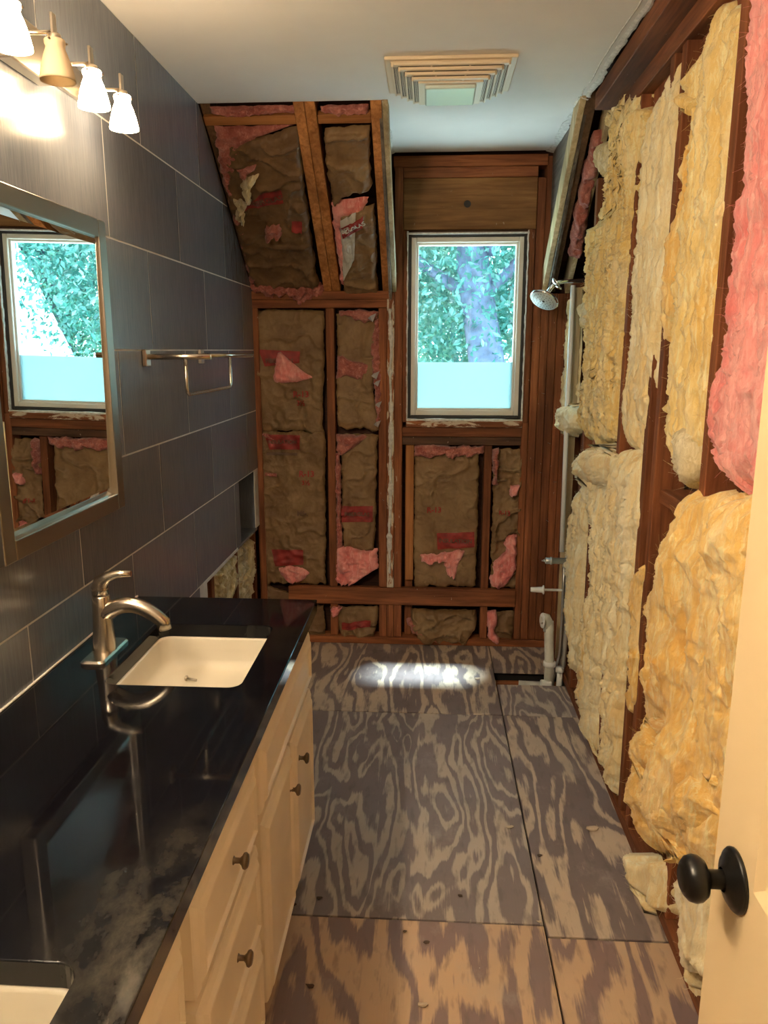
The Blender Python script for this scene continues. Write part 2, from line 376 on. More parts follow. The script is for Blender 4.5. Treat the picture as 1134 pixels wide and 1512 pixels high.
# ---- floor: dark joists' underlay with plywood sheets; a hole where the tub drain was
HX0, HX1, HY0, HY1 = .355, .60, 3.40, 3.565
fl = MB()
fl.box(-1.0, .80, -1.0, 4.0, -.30, -.25)
fl.box(-1.0, .80, -1.0, 3.30, -.12, -.022); fl.box(-1.0, HX0-.1, 3.30, 4.0, -.12, -.022); fl.box(HX0-.1, .80, HY1+.04, 4.0, -.12, -.022)
floor = struct(fl.build('floor', M['dark']))
g = .0028
XJ = .337
def sheet(x0, x1, y0, y1, m): return box('plywood_sheet', x0+g, x1-g, y0+g, y1-g, -.02, random.uniform(-.0015, .0), m, floor, .0012)
sheet(-.95, XJ, -.9, 1.842, M['ply2']); sheet(-.95, XJ, 1.842, 3.083, M['ply']); sheet(-.95, XJ, 3.083, 3.95, M['ply3'])
sheet(XJ, .67, -.9, 1.80, M['ply4']); sheet(XJ, .67, 1.80, 3.083, M['ply3']); sheet(XJ, .67, 3.083, HY0, M['ply'])
sheet(XJ, .72, HY1, 3.95, M['ply3'])
box('joist', .34, .70, 3.535, 3.575, -.24, -.06, M['woodx'], floor)

# ---- left wall with 12 x 24 tiles
wl = MB()
XB = XL-.0008
SL = [(3.09, ZC), (3.90, 1.845)]           # roof slope line on the side walls
TILE_BOT = .655                            # under the counter end the tiles have come off beyond this height
poly = [(-1.0, 0), (2.90, 0), (2.90, TILE_BOT), (3.47, TILE_BOT), (3.47, .955), (3.79, .955), (3.79, TILE_BOT), (3.90, TILE_BOT), (3.896, 1.84), (3.082, ZC), (-1.0, ZC)]
wl.prism([(XB, y, z) for y, z in poly], (-.015, 0, 0))
wall_left = struct(wl.build('wall_left', M['grout']))
def clip(poly, a, b, c):        # keep a*y+b*z<=c
    out = []
    for i in range(len(poly)):
        p, q = poly[i], poly[(i+1) % len(poly)]; dp, dq = a*p[0]+b*p[1]-c, a*q[0]+b*q[1]-c
        if dp <= 0: out.append(p)
        if dp*dq < 0:
            t = dp/(dp-dq); out.append((p[0]+(q[0]-p[0])*t, p[1]+(q[1]-p[1])*t))
    return out
sa, sb = SL[0][1]-SL[1][1], SL[1][0]-SL[0][0]; sc = sa*SL[0][0]+sb*SL[0][1]
gr = .0026
def tile(y0, y1, z0, z1):
    p = clip([(y0+gr, z0+gr), (y1-gr, z0+gr), (y1-gr, z1-gr), (y0+gr, z1-gr)], sa, sb, sc-.001)
    if len(p) < 3: return
    d = random.uniform(.0, .0006)
    MB().prism([(XL+d, y, z) for y, z in p], (-.0006, 0, 0)).build('wall_tile', M['tile'], wall_left)
rows = [(.0, .345, 0), (.345, .652, 1), (.652, .958, 0), (.958, 1.257, 1), (1.257, 1.560, 0), (1.560, 1.865, 1), (1.865, 2.172, 0), (2.172, ZC, 1)]
for z0, z1, par in rows:
    off = (2.45 if par else 2.165)-.61*6
    y = off
    while y < 3.9:
        a, b = max(y, -1.0), min(y+.61, 3.885)
        y += .61
        if b-a < .01: continue
        if z0 < .6: b = min(b, 2.80)
        if b-a < .03: continue
        if z0 == .652:
            if a < 3.47 < b: tile(a, 3.47, z0, z1); continue
            if a > 3.4: tile(max(a, 3.79), b, z0, z1); continue
        tile(a, b, z0, z1)
box('tile_edge_trim', XL-.004, XL+.001, 3.885, 3.888, .66, 1.845, M['grout'], wall_left)
# niche box behind the tile
nb = MB(); nb.box(XL-.10, XL-.095, 3.47, 3.79, .655, .958); nb.box(XL-.1, XL-.004, 3.47, 3.475, .655, .958); nb.box(XL-.1, XL-.004, 3.785, 3.79, .655, .958)
nb.box(XL-.1, XL+.004, 3.40, 3.80, .645, .657); nb.box(XL-.1, XL-.004, 3.47, 3.79, .953, .958)
nb.build('niche_lining', M['tile'], wall_left)
box('broken_tile_ledge', XL-.02, XL+.002, 2.85, 3.42, .640, .654, M['grout'], wall_left)
# opened wall under the tiles
box('left_wall_sheathing', XL-.11, XL-.10, 2.0, 3.95, 0, .7, M['sheath'], wall_left)
for y in (3.02, 3.42, 3.80): box('stud', XL-.095, XL-.012, y-.019, y+.019, 0, .645, M['woodz'], wall_left, .002)
box('bottom_plate', XL-.095, XL-.012, 2.5, 3.87, 0, .04, M['woody'], wall_left, .002)

# ---- walls behind the camera and the right wall near the door
struct(box('wall_front', -1.06, .85, -1.06, -1.0, -.3, 2.6, M['wallpaint']))
# ---- back wall
wb = MB()
YB0, YB1 = D+.092, D+.12
WX0, WX1, WZ0, WZ1 = -.112, .462, 1.222, 2.112       # rough window opening
wb.box(-1.05, WX0, YB0, YB1, -.3, 2.6); wb.box(WX1, .85, YB0, YB1, -.3, 2.6)
wb.box(WX0, WX1, YB0, YB1, -.3, WZ0); wb.box(WX0, WX1, YB0, YB1, WZ1, 2.6)
wall_back = struct(wb.build('wall_back', M['sheath']))
def bstud(x0, x1, z0, z1, m='woodz', y=0.0, dep=.088, nm='stud'):
    return box(nm, x0+.0008, x1-.0008, D+y, D+y+dep, z0, z1, M[m], wall_back, .0025)
bstud(-.900, -.862, .04, 1.765)
bstud(-.522, -.480, .32, 1.765); bstud(-.522, -.480, .04, .225, y=.012)
bstud(-.258, -.216, .32, 1.765, y=.002); bstud(-.258, -.216, .04, .225, y=.004)
bstud(-.216, -.178, .32, 1.84, 'woodzp', y=-.004); bstud(-.216, -.178, .04, .225)
bstud(-.178, -.137, .04, 2.455, 'woodzq', y=.004)
bstud(-.137, -.112, 1.20, 2.13, 'woodzq', y=.01)
bstud(-.118, -.075, .36, 1.083, 'orange', y=.012, dep=.03, nm='cripple_board'); bstud(-.122, -.080, .04, 1.083, y=.045, dep=.04)
bstud(.284, .324, .04, 1.083, y=.01)
bstud(.462, .500, 1.20, 2.13, 'woodzq', y=.008)
for i, (a, b, z1) in enumerate([(.466, .502, 1.20), (.502, .541, 2.36), (.541, .580, 2.455), (.580, .620, 1.83), (.620, .662, 1.83), (.662, .705, 1.83)]):
    bstud(a, b, .04, z1, y=[.004, .0, .006, .002, .008, .004][i])
bstud(-.90, -.205, 1.806, 1.846, 'woodx', y=-.006, nm='top_plate'); bstud(-.90, -.205, 1.766, 1.805, 'woodx', y=-.002, nm='top_plate')
bstud(-.745, .468, .226, .320, 'woodx', y=-.012, dep=.038, nm='blocking')
bstud(-.89, .70, .0, .038, 'woodx', y=-.004, nm='bottom_plate')
bstud(-.185, .545, 2.412, 2.462, 'woodx', nm='top_plate', y=-.004); bstud(-.137, .502, 2.364, 2.411, 'woodx', nm='top_plate')
hd = bstud(-.137, .502, 2.130, 2.363, 'header', nm='header_board', y=.006)
kn = MB(); kn.lathe([(0, 0), (.010, .0006), (.017, .0003)], (.17, D+.0045, 2.245), (0, -1, 0), 16); kn.build('wood_knot', M['rubber'], wall_back)
bstud(-.118, .470, 1.176, 1.212, 'woodxp', nm='sill_board', y=-.006); bstud(-.137, .470, 1.128, 1.175, 'woodx', nm='sill_board', y=.002); bstud(-.137, .470, 1.085, 1.127, 'woodd', nm='sill_board', y=.006)
bstud(-.137, .50, 2.112, 2.130, 'woodd', nm='shim_board', y=.02)
for (x, z) in [(.50, 1.6), (.56, 1.35), (.60, 1.1), (.64, .9), (.61, .7), (.56, .95), (-.2, 1.4), (-.24, .8)]:
    a = random.uniform(-.5, .5); MB().tube([(x, D+.005, z), (x+.012*math.cos(a), D-.018, z+.012*math.sin(a))], .0011, 5).build('nail', M['steel'], wall_back)
# rough plaster ridge left on the studs beside the window
pr = []
zz = np.linspace(.40, 1.76, 160)
xx = -.196+.010*(fbm(zz*5, zz*0+3, 5)-.5)*2; ww = .006+.010*np.clip(fbm(zz*22, zz*0, 9)-.32, 0, 1)*2
vv, ff = [], []
for k in range(160):
    for s_, h in ((-1, 0.001), (-.4, .006+.005*vn(k*.7, 3., 2)), (.4, .005+.006*vn(k*.6, 8., 2)), (1, .001)): vv.append((xx[k]+s_*ww[k], D-.004-h, zz[k]))
for k in range(159):
    for j in range(3): a = 4*k+j; ff.append((a, a+1, a+5, a+4))
me = bpy.data.meshes.new('plaster_ridge'); me.from_pydata(vv, [], ff); mesh_obj('plaster_ridge', me, M['gyp'], wall_back)

# ---- right wall: sheathing, studs, plates
wr = MB(); wr.box(.765, .79, -1.0, 4.0, -.3, 2.6); wall_right = struct(wr.build('wall_right', M['sheath']))
def rstud(y0, y1, z0, z1, m='wallstud', x0=XR, x1=None, nm='stud'):
    return box(nm, x0, x1 or x0+.089, y0, y1, z0, z1, M[m], wall_right, .0025)
def zs(y): return min(2.40, ZC-.02-(y-YS)*(ZC-ZK)/(D-YS)) if y > YS else 2.40
for y0 in (.2, .62, 1.03, 1.44, 1.835, 2.245, 2.335, 2.675, 3.06, 3.29, 3.74):
    rstud(y0, y0+.040, .04, zs(y0+.04)-.03, x0=XR+random.uniform(0, .004))
rstud(-1.0, D, .0, .04, 'woody', nm='bottom_plate')
rstud(-1.0, 3.05, 2.415, 2.474, 'woody', nm='top_plate', x0=.588, x1=.745); rstud(-1.0, 3.05, 2.355, 2.413, 'woody', nm='top_plate', x0=XR-.006)
rstud(2.30, 2.66, 2.20, 2.36, 'wallstud', x0=XR+.035, nm='blocking'); rstud(1.88, 2.24, 2.10, 2.36, 'wallstud', x0=XR+.04, nm='blocking')
rstud(3.10, 3.28, .98, 1.02, 'woody', nm='fire_block'); rstud(1.88, 2.24, 1.12, 1.16, 'woody', nm='fire_block', x0=XR+.02); rstud(2.38, 2.67, 1.06, 1.10, 'woody', nm='fire_block', x0=XR+.02)
rstud(.3, 1.84, 1.10, 1.14, 'woody', nm='fire_block', x0=XR+.02)
rstud(3.45, 3.60, 0.04, 1.80, 'woodz', x0=XR+.05, x1=XR+.09, nm='backing_board')

# ---- ceiling with torn right edge; dormer tongue runs to the window wall
ys = list(np.linspace(-1.0, YS, 70)); edge = [(.575+.035*((YS-y)/4)+.010*(fbm(np.array([y*9.]), np.array([2.]), 3)[0]-.5)*2, y) for y in ys]
dl = [(-.182+.010*(fbm(np.array([y*20.]), np.array([5.]), 4)[0]-.5)*2, y) for y in np.linspace(YS, D-.01, 20)]
dr = [(.552+.022*(fbm(np.array([y*16.]), np.array([7.]), 4)[0]-.5)*2, y) for y in np.linspace(YS, D-.01, 20)]
out = [(-1.0, -1.0)]+edge+dr+dl[::-1]+[(-1.0, YS)]
cb = MB(); cb.prism([(x, y, ZC) for x, y in out], (0, 0, .013)); ceiling = struct(cb.build('ceiling', M['ceiling']))
def ragged_strip(name, pts, w, drop, seed):
    "torn paper and joint tape hanging along a ceiling edge"
    v, f = [], []; n = len(pts)
    for k, (x, y, nx) in enumerate(pts):
        a = fbm(np.array([k*.35]), np.array([seed*1.0]), seed)[0]; ww = w*(.4+1.2*a)
        v += [(x-nx*.004, y, ZC-.0015), (x+nx*ww*.5, y, ZC-.004-drop*a*.4), (x+nx*ww, y, ZC-.002-drop*a)]
    for k in range(n-1):
        for j in range(2): a = 3*k+j; f.append((a, a+1, a+4, a+3))
    me = bpy.data.meshes.new(name); me.from_pydata(v, [], f); o = mesh_obj(name, me, M['gyp'], ceiling)
    md = o.modifiers.new('thick', 'SOLIDIFY'); md.thickness = .0015; return o
P = [(x, y, 1) for x, y in edge]
P2 = [(np.interp(q, ys, [e[0] for e in edge]), q, 1) for q in np.linspace(1.0, YS, 160)]
ragged_strip('torn_edge', [(x-.012, y, 1) for x, y, _ in P2], .014, .004, 3)
ragged_strip('torn_edge', [(x+.0, y, -1) for x, y in [(np.interp(q, [d[1] for d in dl], [d[0] for d in dl]), q) for q in np.linspace(YS, D-.01, 60)]], .015, .012, 5)
ragged_strip('torn_edge', [(x-.01, y, 1) for x, y in [(np.interp(q, [d[1] for d in dr], [d[0] for d in dr]), q) for q in np.linspace(YS, D-.01, 60)]], .03, .014, 8)
tp = [(np.interp(q, ys, [e[0] for e in edge])-.035, q) for q in np.linspace(1.0, YS, 40)]
tv, tf = [], []
for k, (x, y) in enumerate(tp): tv += [(x, y, ZC-.0015), (x+.003, y, ZC-.003), (x+.006, y, ZC-.0015)]
for k in range(39):
    for j in range(2): a = 3*k+j; tf.append((a, a+1, a+4, a+3))
me = bpy.data.meshes.new('tape_seam'); me.from_pydata(tv, [], tf); mesh_obj('tape_seam', me, M['gyp'], ceiling)
# left bay edge of the flat ceiling at the slope
# ---- roof slope
SN = Vector((0, -(ZC-ZK), -(D-YS))).normalized(); ST = Vector((0, -(D-YS), ZC-ZK)).normalized(); SP = Vector((0, D, ZK))
SLEN = math.hypot(D-YS, ZC-ZK)
rf = MB()
for x0, x1 in ((-1.02, -.20), (.57, .80)):
    p = SP-ST*.1-SN*.12; q = SP+ST*(SLEN+.1)-SN*.12
    rf.prism([(x0, p.y, p.z), (x1, p.y, p.z), (x1, q.y, q.z), (x0, q.y, q.z)], tuple(-SN*.02))
rf.box(-1.07, .85, -1.06, 4.02, 2.53, 2.60)
roof = struct(rf.build('roof_deck', M['sheath']))
struct(box('wall_outer', -1.07, -1.045, -1.06, 4.02, -.3, 2.6, M['sheath']))
def rafter(x, w, m, t0=-.02, t1=None, dep=.10, h=0.0, nm='rafter'):
    p = SP+ST*t0+SN*h; q = SP+ST*(t1 if t1 is not None else SLEN+.015)+SN*h
    p = Vector((x, p.y, p.z)); q = Vector((x, q.y, q.z))
    o = MB().beam(p, q, (1, 0, 0), w, dep, .002).build(nm, M[m], roof)
    return o
for x in (-.508, -.466): rafter(x, .040, 'rafter')
rafter(-.215, .042, 'rafter', h=.0)
rafter(-.875, .04, 'brownr', dep=.09, h=-.03)
for x0, x1 in ((-.89, -.53), (-.444, -.238)):
    a = SP+ST*(SLEN-.085)-SN*.012; MB().beam((x0, a.y, a.z), (x1, a.y, a.z), tuple(ST), .038, -.03, .002).build('strapping', M['strap'], roof)
rafter(.585, .040, 'brownr'); rafter(.664, .022, 'pale', h=.010); 
# dormer cheeks: plywood and a pale edge board
for x, th, nm in ((-.192, -.012, 'left'), (.566, .012, 'right')):
    tri = [(D, ZK-.05), (D, ZC+.03), (YS-.03, ZC+.03)]
    c = MB().prism([(x, y, z) for y, z in tri], (th, 0, 0)).build('cheek_sheathing', M['grey'], roof)
p = SP+ST*(-.02); q = SP+ST*(SLEN+.01)
def side_board(x, w, dep, m, off=0.0):
    "board lying along the slope whose broad side faces the dormer"
    a = SP+ST*(-.02)-SN*off; b = SP+ST*(SLEN+.01)-SN*off
    return MB().beam((x, a.y, a.z), (x, b.y, b.z), (1, 0, 0), w, dep, .002).build('rafter', M[m], roof)
side_board(-.180, .022, .06, 'pale', -.004); side_board(.553, .024, .085, 'pale', -.004)

# ================================================================== INSULATION
def flat_pelt(name, L, R, mp, to3d, T, mat, parent, seed, kind='glass', nu=None, nv=None, rag=.008, amp=1.0, p=5.0, label=None, cat=None, group=None, cell=.0065):
    "a soft sheet between a left and a right outline: rounded edges, folds and tufts"
    L = sorted([tuple(mp(*q)) for q in L], key=lambda a: a[1]); R = sorted([tuple(mp(*q)) for q in R], key=lambda a: a[1])
    Lu, Lv = np.array([a[0] for a in L]), np.array([a[1] for a in L]); Ru, Rv = np.array([a[0] for a in R]), np.array([a[1] for a in R])
    wd = abs(Lu.mean()-Ru.mean()); ht = Lv.max()-Lv.min()
    nu = nu or int(max(14, min(110, wd/cell))); nv = nv or int(max(14, min(300, ht/cell)))
    s = np.linspace(0, 1, nu)[None, :]; t = np.linspace(0, 1, nv)[:, None]
    s = .5-.5*np.cos(np.pi*s)*(.35+.65*1)  if False else s
    top = Lv.max()*(1-s)+Rv.max()*s; bot = Lv.min()*(1-s)+Rv.min()*s
    k = seed*3.17
    top = top+rag*1.5*(fbm(s*wd*30+k, s*0+1, seed)-.5)*2; bot = bot+rag*2.5*(fbm(s*wd*30+k, s*0+9, seed+1)-.5)*2
    v = bot*(1-t)+top*t
    lu = np.interp(v, Lv, Lu); ru = np.interp(v, Rv, Ru)
    lu = lu+rag*(fbm(v*28+k, v*0+4, seed+2)-.5)*2.4+rag*.6*(vn(v*130, v*0, seed)-.5); ru = ru+rag*(fbm(v*28+k, v*0+6, seed+3)-.5)*2.4
    u = lu*(1-s)+ru*s
    e = (1-np.abs(2*s-1)**p)**.5*(1-np.abs(2*t-1)**(p*2.2))**.5
    wu = u+.03*(fbm(u*9+k, v*9, seed+5)-.5); wv = v+.06*(fbm(u*8, v*8+k, seed+6)-.5)
    if kind == 'glass':
        h = T*e*(.70+.6*fbm(u*6+k, v*4.5, seed+7))
        n = .015*(ridge(wu*20+k, wv*4.0, seed+8)-.5)+.016*(ridge(wu*42, wv*8+k, seed+9)-.5)+.011*(ridge(wu*85, wv*18, seed+10)-.5)+.005*(vn(wu*180, wv*60, seed+11)-.5)
        h = h+amp*1.35*n*np.clip(e*1.3, 0, 1)
    elif kind == 'cotton':
        wu = u+.07*(fbm(u*7+k, v*7, seed+5)-.5); wv = v+.09*(fbm(u*6, v*6+k, seed+6)-.5)
        h = T*e*(.45+1.1*fbm(wu*6+k, wv*4, seed+7, 3))+amp*(.020*(ridge(wu*12+k, wv*7, seed+8)-.5)+.009*(ridge(wu*34, wv*18, seed+9)-.5)+.005*(ridge(wu*85, wv*38, seed+10)-.5)+.003*(vn(wu*200, wv*110, seed+11)-.5))*np.clip(e*1.3, 0, 1)
    elif kind == 'tuft':
        h = T*e*(.5+1.0*fbm(u*16+k, v*16, seed+7))+amp*(.014*(ridge(wu*40+k, wv*40, seed+8)-.5)+.008*(ridge(wu*95, wv*95, seed+9)-.5)+.004*(vn(wu*240, wv*240, seed+3)-.5))*e
    else:   # paper
        h = T*e*(.75+.5*fbm(u*4+k, v*4, seed+7))
        a = np.abs(fbm(wu*7+k, wv*9, seed+8, 2)-.5); b = np.abs(vn(wu*21+wv*9, wv*17+k, seed+9)-.5); c = np.abs(vn(wu*38-wv*20, wv*33, seed+4)-.5)
        h = h+amp*(.020*np.exp(-a*26)-.006+.007*np.exp(-b*14)+.005*np.exp(-c*10)+.004*(fbm(wu*10, wv*10, seed+2)-.5))*np.clip(e*1.2, 0, 1)
    P = to3d(u, v, h)
    me = bpy.data.meshes.new(name); nvt = nu*nv
    me.vertices.add(nvt); me.vertices.foreach_set('co', np.stack(P, -1).reshape(-1))
    idx = np.arange(nvt).reshape(nv, nu); q = np.stack([idx[:-1, :-1], idx[:-1, 1:], idx[1:, 1:], idx[1:, :-1]], -1).reshape(-1, 4)
    me.loops.add(q.size); me.loops.foreach_set('vertex_index', q.reshape(-1)); me.polygons.add(len(q))
    me.polygons.foreach_set('loop_start', np.arange(0, q.size, 4)); me.polygons.foreach_set('loop_total', np.full(len(q), 4))
    me.polygons.foreach_set('use_smooth', np.ones(len(q), bool)); me.update(calc_edges=True)
    o = mesh_obj(name, me, mat, parent); tag(o, label, cat, group)
    if kind in ('glass', 'cotton'):
        rg = np.random.default_rng(seed); n_ = int(min(900, 260+wd*ht*1800)); V_, F_ = [], []
        XYZ = np.stack(P, -1); nrm = np.array(to3d(0., 0., 1.))-np.array(to3d(0., 0., 0.))
        for q_ in range(n_):
            i_ = rg.integers(0, nv); j_ = int(rg.choice([rg.integers(0, nu), rg.integers(0, max(2, nu//7)), nu-1-rg.integers(0, max(2, nu//7))]))
            c_ = XYZ[i_, j_]; d_ = rg.normal(size=3)*.7+nrm*.35; d_ /= np.linalg.norm(d_); b_ = rg.normal(size=3); l_ = rg.uniform(.006, .026); w_ = np.cross(d_, rg.normal(size=3)); w_ = w_/np.linalg.norm(w_)*.00042
            k0 = len(V_)
            for t_ in (0, .35, .7, 1.):
                pt = c_+d_*l_*t_+b_*l_*.35*t_*t_; V_ += [tuple(pt-w_*(1-.6*t_)), tuple(pt+w_*(1-.6*t_))]
            F_ += [(k0+2*a, k0+2*a+1, k0+2*a+3, k0+2*a+2) for a in range(3)]
        mf = bpy.data.meshes.new('loose_fibres'); mf.from_pydata(V_, [], F_); of = mesh_obj('loose_fibres', mf, mat, o); of['kind'] = 'stuff'
    # nearest-grid height lookup for prints
    def height(uu, vv):
        d = (u-uu)**2+(v-vv)**2; k_ = d < max(.008**2, d.min()*1.01); return float(h[k_].max())
    return o, height
YP = D+.032
def mp_back(x, y): p = on_y(x, y, YP); return p[0], p[2]
def to_back(u, v, h): return u, YP-h, v
def mp_slope(x, y):
    p = Vector(plane_pt(x, y, tuple(SP-SN*.025), tuple(SN))); return p.x, (p-SP).dot(ST)
def to_slope(u, v, h):
    k = h-.025; return u, SP.y+ST.y*v+SN.y*k, SP.z+ST.z*v+SN.z*k
XP = XR-.016
def mp_right(x, y, X=None): p = on_x(x, y, X or XP); return p[1], p[2]
def to_right(u, v, h): return XR+.040-h, u, v
def mp_left(x, y): p = on_x(x, y, XL-.03); return p[1], p[2]
def to_left(u, v, h): return XL-.06+h, u, v

def decal(name, quad, mp, to3d, hf, m, parent, lift=.0022, n=14):
    "printed patch following the paper: quad = four corners in order tl, tr, br, bl"
    q = [np.array(mp(*c)) for c in quad]; v, f = [], []
    for i in range(n):
        for j in range(n):
            a, b = j/(n-1), i/(n-1); c = (q[0]*(1-a)+q[1]*a)*(1-b)+(q[3]*(1-a)+q[2]*a)*b
            v.append(tuple(to3d(c[0], c[1], hf(*c)+lift)))
    for i in range(n-1):
        for j in range(n-1): a = i*n+j; f.append((a, a+n, a+n+1, a+1))
    me = bpy.data.meshes.new(name); me.from_pydata([tuple(float(x) for x in p) for p in v], [], f)
    return mesh_obj(name, me, m, parent, True)
def lettering(txt, x, y, size, mp, to3d, hf, m, parent, ang=0.0, lift=.0085, xs=1.0):
    cu = bpy.data.curves.new('lettering', 'FONT'); cu.body = txt; cu.size = size; cu.align_x = 'CENTER'; cu.align_y = 'CENTER'; cu.resolution_u = 2; cu.space_line = .85; cu.offset = size*.03
    ob = bpy.data.objects.new('lettering', cu); COL.objects.link(ob)
    dg = bpy.context.evaluated_depsgraph_get(); dg.update(); me = bpy.data.meshes.new_from_object(ob.evaluated_get(dg))
    bpy.data.objects.remove(ob); bpy.data.curves.remove(cu)
    c0 = mp(x, y); ca, sa_ = math.cos(ang), math.sin(ang)
    for v in me.vertices:
        px, py = v.co.x*xs, v.co.y; u, w = c0[0]+px*ca-py*sa_, c0[1]+px*sa_+py*ca
        v.co = Vector([float(k) for k in to3d(u, w, hf(u, w)+lift)])
    return mesh_obj('lettering', me, m, parent)

# ---- kraft faced batts in the back wall
def paper_batt(label, L, R, seed, mat='kraft', mp=mp_back, to3d=to_back, T=.018, amp=.8, group='paper faced batts in the window wall', **kw):
    th = flat_pelt('paper_batt', L, R, mp, to3d, T, M[mat], None, seed, 'paper', p=18, rag=.007, amp=amp, label=label, cat='insulation batt', group=group, **kw)
    return th
def tuft(parent, L, R, seed, mat='pinkd', mp=mp_back, to3d=to_back, T=.05, amp=1.0, rag=.010, name='exposed_fibreglass', p=3.0):
    return flat_pelt(name, L, R, mp, to3d, T, M[mat], parent, seed, 'tuft', rag=rag, amp=amp, p=p, cell=.005)[0]

b1, h1 = paper_batt('brown paper faced batt with a torn pink triangle, under the knee wall plate', [(374, 457), (376, 540), (384, 600), (386, 636)], [(478, 457), (478, 560), (476, 610), (477, 640)], 11)
decal('red_print', [(383, 516), (444, 519), (443, 536), (392, 541)], mp_back, to_back, h1, M['redprint'], b1)
lettering('FIBERGLAS', 414, 533, .030, mp_back, to_back, h1, M['darkprint'], b1)
tuft(b1, [(413, 519), (406, 535), (404, 552), (403, 568)], [(415, 519), (430, 532), (452, 550), (470, 559)], 12, 'pink', T=.06, rag=.004, amp=.6)
lettering('R-13', 446, 582, .042, mp_back, to_back, h1, M['redtext'], b1); lettering('3½', 446, 595, .036, mp_back, to_back, h1, M['redtext'], b1)
b2, h2 = paper_batt('tall brown paper faced batt marked R-13, left of the stud above the counter', [(381, 637), (383, 720), (385, 800), (386, 862)], [(480, 637), (481, 720), (481, 800), (481, 862)], 13)
decal('red_print', [(391, 641), (444, 642), (444, 663), (400, 663)], mp_back, to_back, h2, M['redprint'], b2)
lettering('INSULATION', 418, 652, .026, mp_back, to_back, h2, M['darkprint'], b2)
lettering('R-13', 454, 699, .042, mp_back, to_back, h2, M['redtext'], b2); lettering('3½', 453, 712, .034, mp_back, to_back, h2, M['redtext'], b2)
lettering('Mfg.', 448, 757, .036, mp_back, to_back, h2, M['darkprint'], b2)
decal('red_print', [(402, 810), (449, 810), (449, 832), (408, 834)], mp_back, to_back, h2, M['redprint'], b2)
tuft(b2, [(412, 835), (415, 848), (424, 858)], [(452, 834), (460, 845), (446, 858)], 14, 'pink', T=.06)
tuft(b2, [(392, 695), (392, 704)], [(412, 698), (410, 707)], 15, T=.035)
tuft(b2, [(385, 638), (392, 648)], [(398, 640), (410, 652)], 16, T=.035)
decal('brown_stamp', [(395, 667), (440, 668), (440, 672), (395, 671)], mp_back, to_back, h2, M['darkprint'], b2)
b3, h3 = paper_batt('torn brown paper batt with shredded right edge, between stud and window post', [(497, 462), (498, 540), (498, 600), (499, 632)], [(560, 462), (557, 520), (551, 580), (561, 636)], 17)
tuft(b3, [(500, 458), (500, 470)], [(560, 458), (560, 476)], 18, T=.045); tuft(b3, [(497, 524), (497, 556)], [(546, 536), (544, 560)], 19, T=.04, amp=.6)
tuft(b3, [(552, 470), (548, 520), (552, 580), (556, 630)], [(563, 470), (563, 520), (563, 580), (563, 630)], 20, T=.035)
for k, (x, y, s_) in enumerate([(553, 551, 1), (556, 563, .8), (548, 467, 1.), (558, 594, .8), (556, 622, .9)]):
    u, v = mp_back(x, y); q = [(u, YP-.05, v), (u+.03*s_, YP-.062, v+.012*s_), (u+.012*s_, YP-.05, v-.03*s_), (u-.012*s_, YP-.066, v-.012*s_)]
    me = bpy.data.meshes.new('torn_paper_flap'); me.from_pydata(q, [], [(0, 1, 2), (0, 2, 3)]); o = mesh_obj('torn_paper_flap', me, M['foil'], b3); o.modifiers.new('t', 'SOLIDIFY').thickness = .0012
b4, h4 = paper_batt('brown paper batt over wide pink fibreglass, beside the window post', [(499, 640), (504, 680), (505, 760), (507, 812)], [(558, 640), (556, 700), (555, 770), (553, 812)], 21)
decal('red_print', [(504, 746), (551, 746), (551, 769), (505, 770)], mp_back, to_back, h4, M['redprint'], b4)
lettering('FIBERGLAS', 528, 758, .028, mp_back, to_back, h4, M['darkprint'], b4)
tuft(b4, [(496, 640), (497, 668)], [(552, 640), (506, 672)], 22, T=.05); tuft(b4, [(496, 668), (497, 760), (496, 812)], [(503, 668), (504, 760), (506, 812)], 23, T=.045)
tuft(b4, [(496, 806), (495, 835), (497, 862)], [(558, 810), (559, 838), (520, 862)], 24, 'pink', T=.06)
b5, h5 = paper_batt('wide brown paper faced batt under the window with torn pink belly', [(612, 664), (611, 740), (611, 800), (612, 866)], [(707, 664), (706, 740), (704, 800), (702, 866)], 25)
decal('red_print', [(645, 786), (700, 784), (700, 806), (646, 810)], mp_back, to_back, h5, M['redprint'], b5)
lettering('INSULATION', 672, 797, .03, mp_back, to_back, h5, M['darkprint'], b5); lettering('R-13', 641, 752, .04, mp_back, to_back, h5, M['redtext'], b5)
tuft(b5, [(611, 657), (611, 674)], [(715, 657), (712, 672)], 26, T=.05)
tuft(b5, [(620, 818), (622, 830)], [(668, 812), (664, 828)], 27, 'pink', T=.055); tuft(b5, [(662, 812), (655, 830), (660, 852)], [(690, 808), (678, 832), (672, 852)], 28, 'pink', T=.055)
b6, h6 = paper_batt('narrow crumpled brown batt with pink tufts, right under the window', [(730, 662), (727, 740), (726, 800), (724, 868)], [(770, 662), (770, 740), (768, 800), (762, 868)], 29, amp=1.6)
lettering('R-13', 744, 756, .03, mp_back, to_back, h6, M['redtext'], b6)
for k, (L, R) in enumerate([([(727, 662), (729, 720)], [(736, 662), (734, 718)]), ([(750, 714), (752, 730)], [(768, 712), (766, 728)]), ([(742, 790), (748, 812), (726, 830), (724, 866)], [(764, 786), (763, 812), (762, 840), (746, 866)])]): tuft(b6, L, R, 30+k, 'pink' if k else 'pinkd', T=.06)
b7, h7 = paper_batt('short brown paper batt below the blocking board, left of the window post', [(487, 896), (500, 918), (504, 944)], [(558, 893), (558, 920), (552, 944)], 34, amp=1.5)
decal('red_print', [(505, 918), (548, 914), (548, 924), (505, 928)], mp_back, to_back, h7, M['redprint'], b7)
tuft(b7, [(490, 893), (492, 908)], [(506, 893), (500, 908)], 35, 'pink', T=.05)
